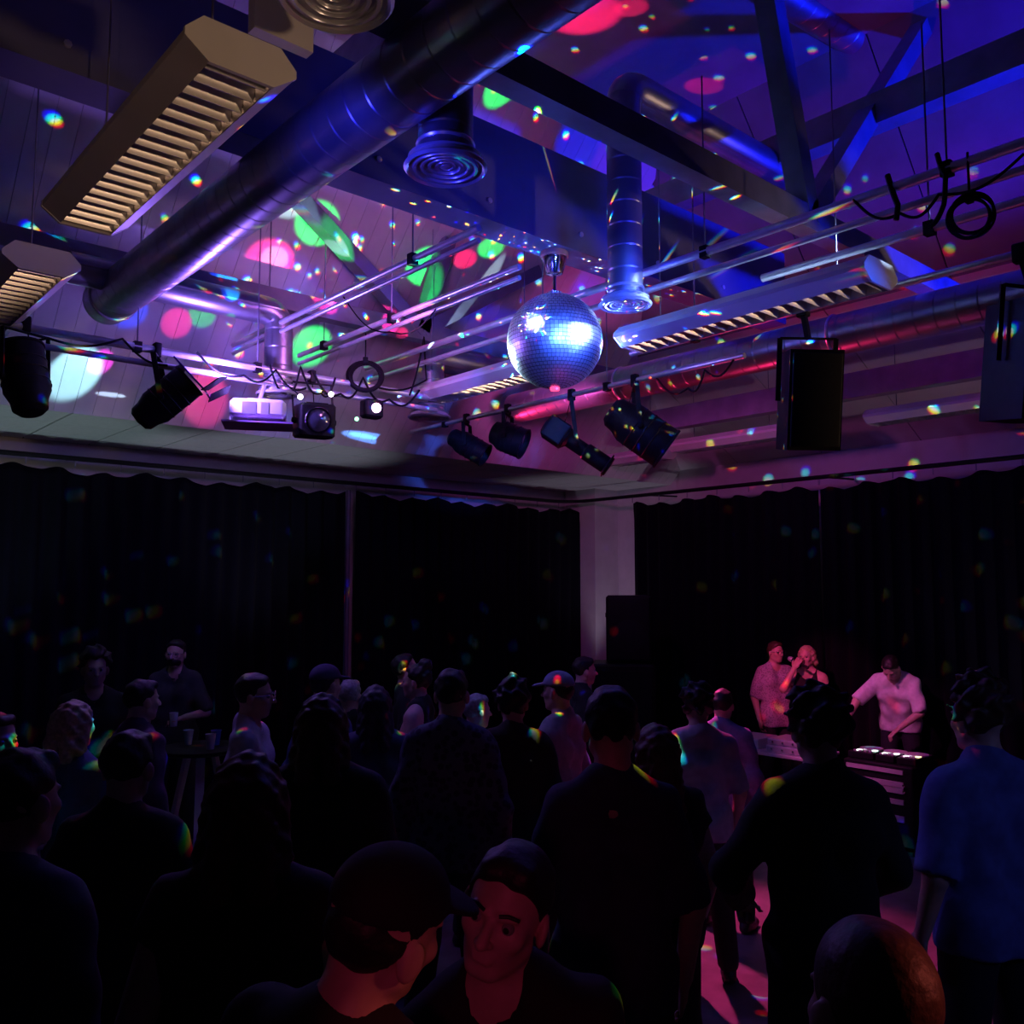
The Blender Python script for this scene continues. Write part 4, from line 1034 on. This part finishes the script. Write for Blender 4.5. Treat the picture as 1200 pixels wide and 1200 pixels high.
# blue wash at the right
spot('blue_wash', (7.3, -.4, 3.4), (6.0, 3.0, 5.7), (.004, .012, 1), 1900, 50, .5, .1)
spot('blue_wash', (1.35, 3.0, 3.8), (4.3, 4.1, 4.75), (.03, .03, 1), 40, 80, .6, .1)  # added unseen below the truss to turn the deep beam blue
spot('blue_wash', (4.0, 3.0, 4.1), (3.4, 4.1, 4.75), (.02, .03, 1), 30, 140, .6, .08)  # another unseen lamp added for the blue of the deep beam
# violet lamp beside the projector
point('violet_lamp', atv(262, 438, VB-.10), (.32, .16, 1), 55, .03)
# magenta and red washes
spot('magenta_wash', pL5+Vector((.1, -.3, .25)), (8.0, 6.8, 4.4), (1, .12, .7), 65, 120, .8, .1)
spot('magenta_wash', (3.4, 4.9, 4.1), (4.2, 7.3, 4.4), (.9, .22, .85), 45, 110, .8, .1)
spot('red_lamp', (6.0, 7.3, 3.62), (6.15, 3.5, 4.05), (1, .02, .12), 150, 60, .6, .04)
# pink spots of the row on decks and dance floor
spot('pink_spot', pL7+Vector((.25, -.25, -.25)), (8.1, 4.2, 1.0), (1, .12, .5), 250, 32, .6, .06)
spot('pink_spot', pL6+Vector((.25, -.25, -.25)), (4.86, 3.44, .0), (1, .06, .35), 750, 50, .7, .06)
spot('red_uplighter', (6.75, 5.3, .95), (6.2, 4.6, 4.0), (1, .02, .13), 110, 70, .7, .06)
spot('blue_wash', (3.2, -2.0, 3.0), (3.6, 1.35, 1.3), (.2, .25, 1), 34, 24, .8, .1)  # added behind the camera to brighten the blue t-shirt
spot('pink_spot', pL7+Vector((.2, -.1, -.25)), (8.75, 5.15, 1.25), (1, .07, .3), 300, 22, .6, .06)
# unseen uplights added along the curtains to brighten soffit and wall tops
spot('uplight_fill', (1.6, 8.2, .3), (1.9, 8.75, 3.7), (.6, .8, .9), 95, 50, .7, .1)
spot('uplight_fill', (4.2, 8.2, .3), (4.3, 8.75, 3.7), (.7, .7, .95), 95, 50, .7, .1)
spot('uplight_fill', (9.0, 8.2, .3), (9.35, 8.6, 3.5), (.85, .7, 1), 45, 60, .7, .1)
spot('uplight_fill', (8.3, 1.8, .3), (9.5, 4.0, 3.8), (.9, .55, .85), 50, 70, .7, .1)
# warm lamps added out of view to light the louvred housings and blades
spot('warm_fill', (2.5, -1.4, 2.6), (1.08, 2.9, 3.85), (1, .6, .36), 105, 19, .6, .12)
spot('warm_fill', (8.7, -1.0, 2.9), (5.0, 3.4, 3.9), (1, .62, .4), 260, 30, .6, .12)
spot('warm_fill', (-1.0, .2, 2.4), (1.1, 3.2, 3.85), (1, .55, .35), 20, 30, .6, .1)
spot('red_head_fill', (-.7, -.7, 2.35), atd(600, 1075, 1.7), (1, .07, .26), 17, 18, .7, .08)  # red lamp added behind the camera for the near man's face
spot('red_head_fill', (2.3, -.6, 2.3), atd(1050, 1160, 1.28), (1, .16, .12), 45, 13, .7, .08)  # red lamp added out of view for the near cropped head
# blue lamps added on the camera side to turn the mirror ball blue
spot('ball_pinspot', (.8, -1.0, 3.6), BC, (.04, .12, 1), 5200, 7.5, .2, .3)
spot('ball_pinspot', (4.5, -1.5, 3.0), BC, (.04, .1, 1), 4000, 7.5, .2, .3)
# lamps standing in for the mirror ball's reflections: small spots with colour fringes
def mirror_light(loc, power, seed, scale=12):
    l = bpy.data.lights.new('ball_reflection_lamp', 'POINT'); l.energy = power; l.shadow_soft_size = .0; l.color = (1, 1, 1)
    l.use_nodes = True; nt = l.node_tree; em = nt.nodes['Emission']
    tc = nt.nodes.new('ShaderNodeTexCoord'); chan = []
    for k, off in enumerate((-.07, 0, .07)):
        mp = nt.nodes.new('ShaderNodeMapping'); mp.inputs['Scale'].default_value = (scale,)*3
        mp.inputs['Location'].default_value = (seed+off, seed*.7+off*.6, seed*1.3-off*.7)
        nt.links.new(tc.outputs['Normal'], mp.inputs['Vector'])
        vo = nt.nodes.new('ShaderNodeTexVoronoi'); vo.inputs['Scale'].default_value = 1
        nt.links.new(mp.outputs['Vector'], vo.inputs['Vector'])
        mr = nt.nodes.new('ShaderNodeMapRange'); mr.inputs['From Min'].default_value = .10; mr.inputs['From Max'].default_value = .17
        mr.inputs['To Min'].default_value = 1; mr.inputs['To Max'].default_value = (.0006, .001, .007)[k]
        nt.links.new(vo.outputs['Distance'], mr.inputs['Value'])
        chan.append(mr.outputs['Result'])
    cb = nt.nodes.new('ShaderNodeCombineColor')
    for k in range(3): nt.links.new(chan[k], cb.inputs[k])
    nt.links.new(cb.outputs['Color'], em.inputs['Color'])
    o = bpy.data.objects.new('ball_reflection_lamp', l); COL.objects.link(o); o.location = loc
    o.parent = ball; o.matrix_parent_inverse = Matrix.Translation(ball.location).inverted()
for k, (a, el_) in enumerate(((200, 10), (320, -5), (80, 10))):
    mirror_light(BC+Vector((math.cos(math.radians(a))*math.cos(math.radians(el_)), math.sin(math.radians(a))*math.cos(math.radians(el_)), math.sin(math.radians(el_))))*(BR+.03), 900, 3.1+2.7*k)
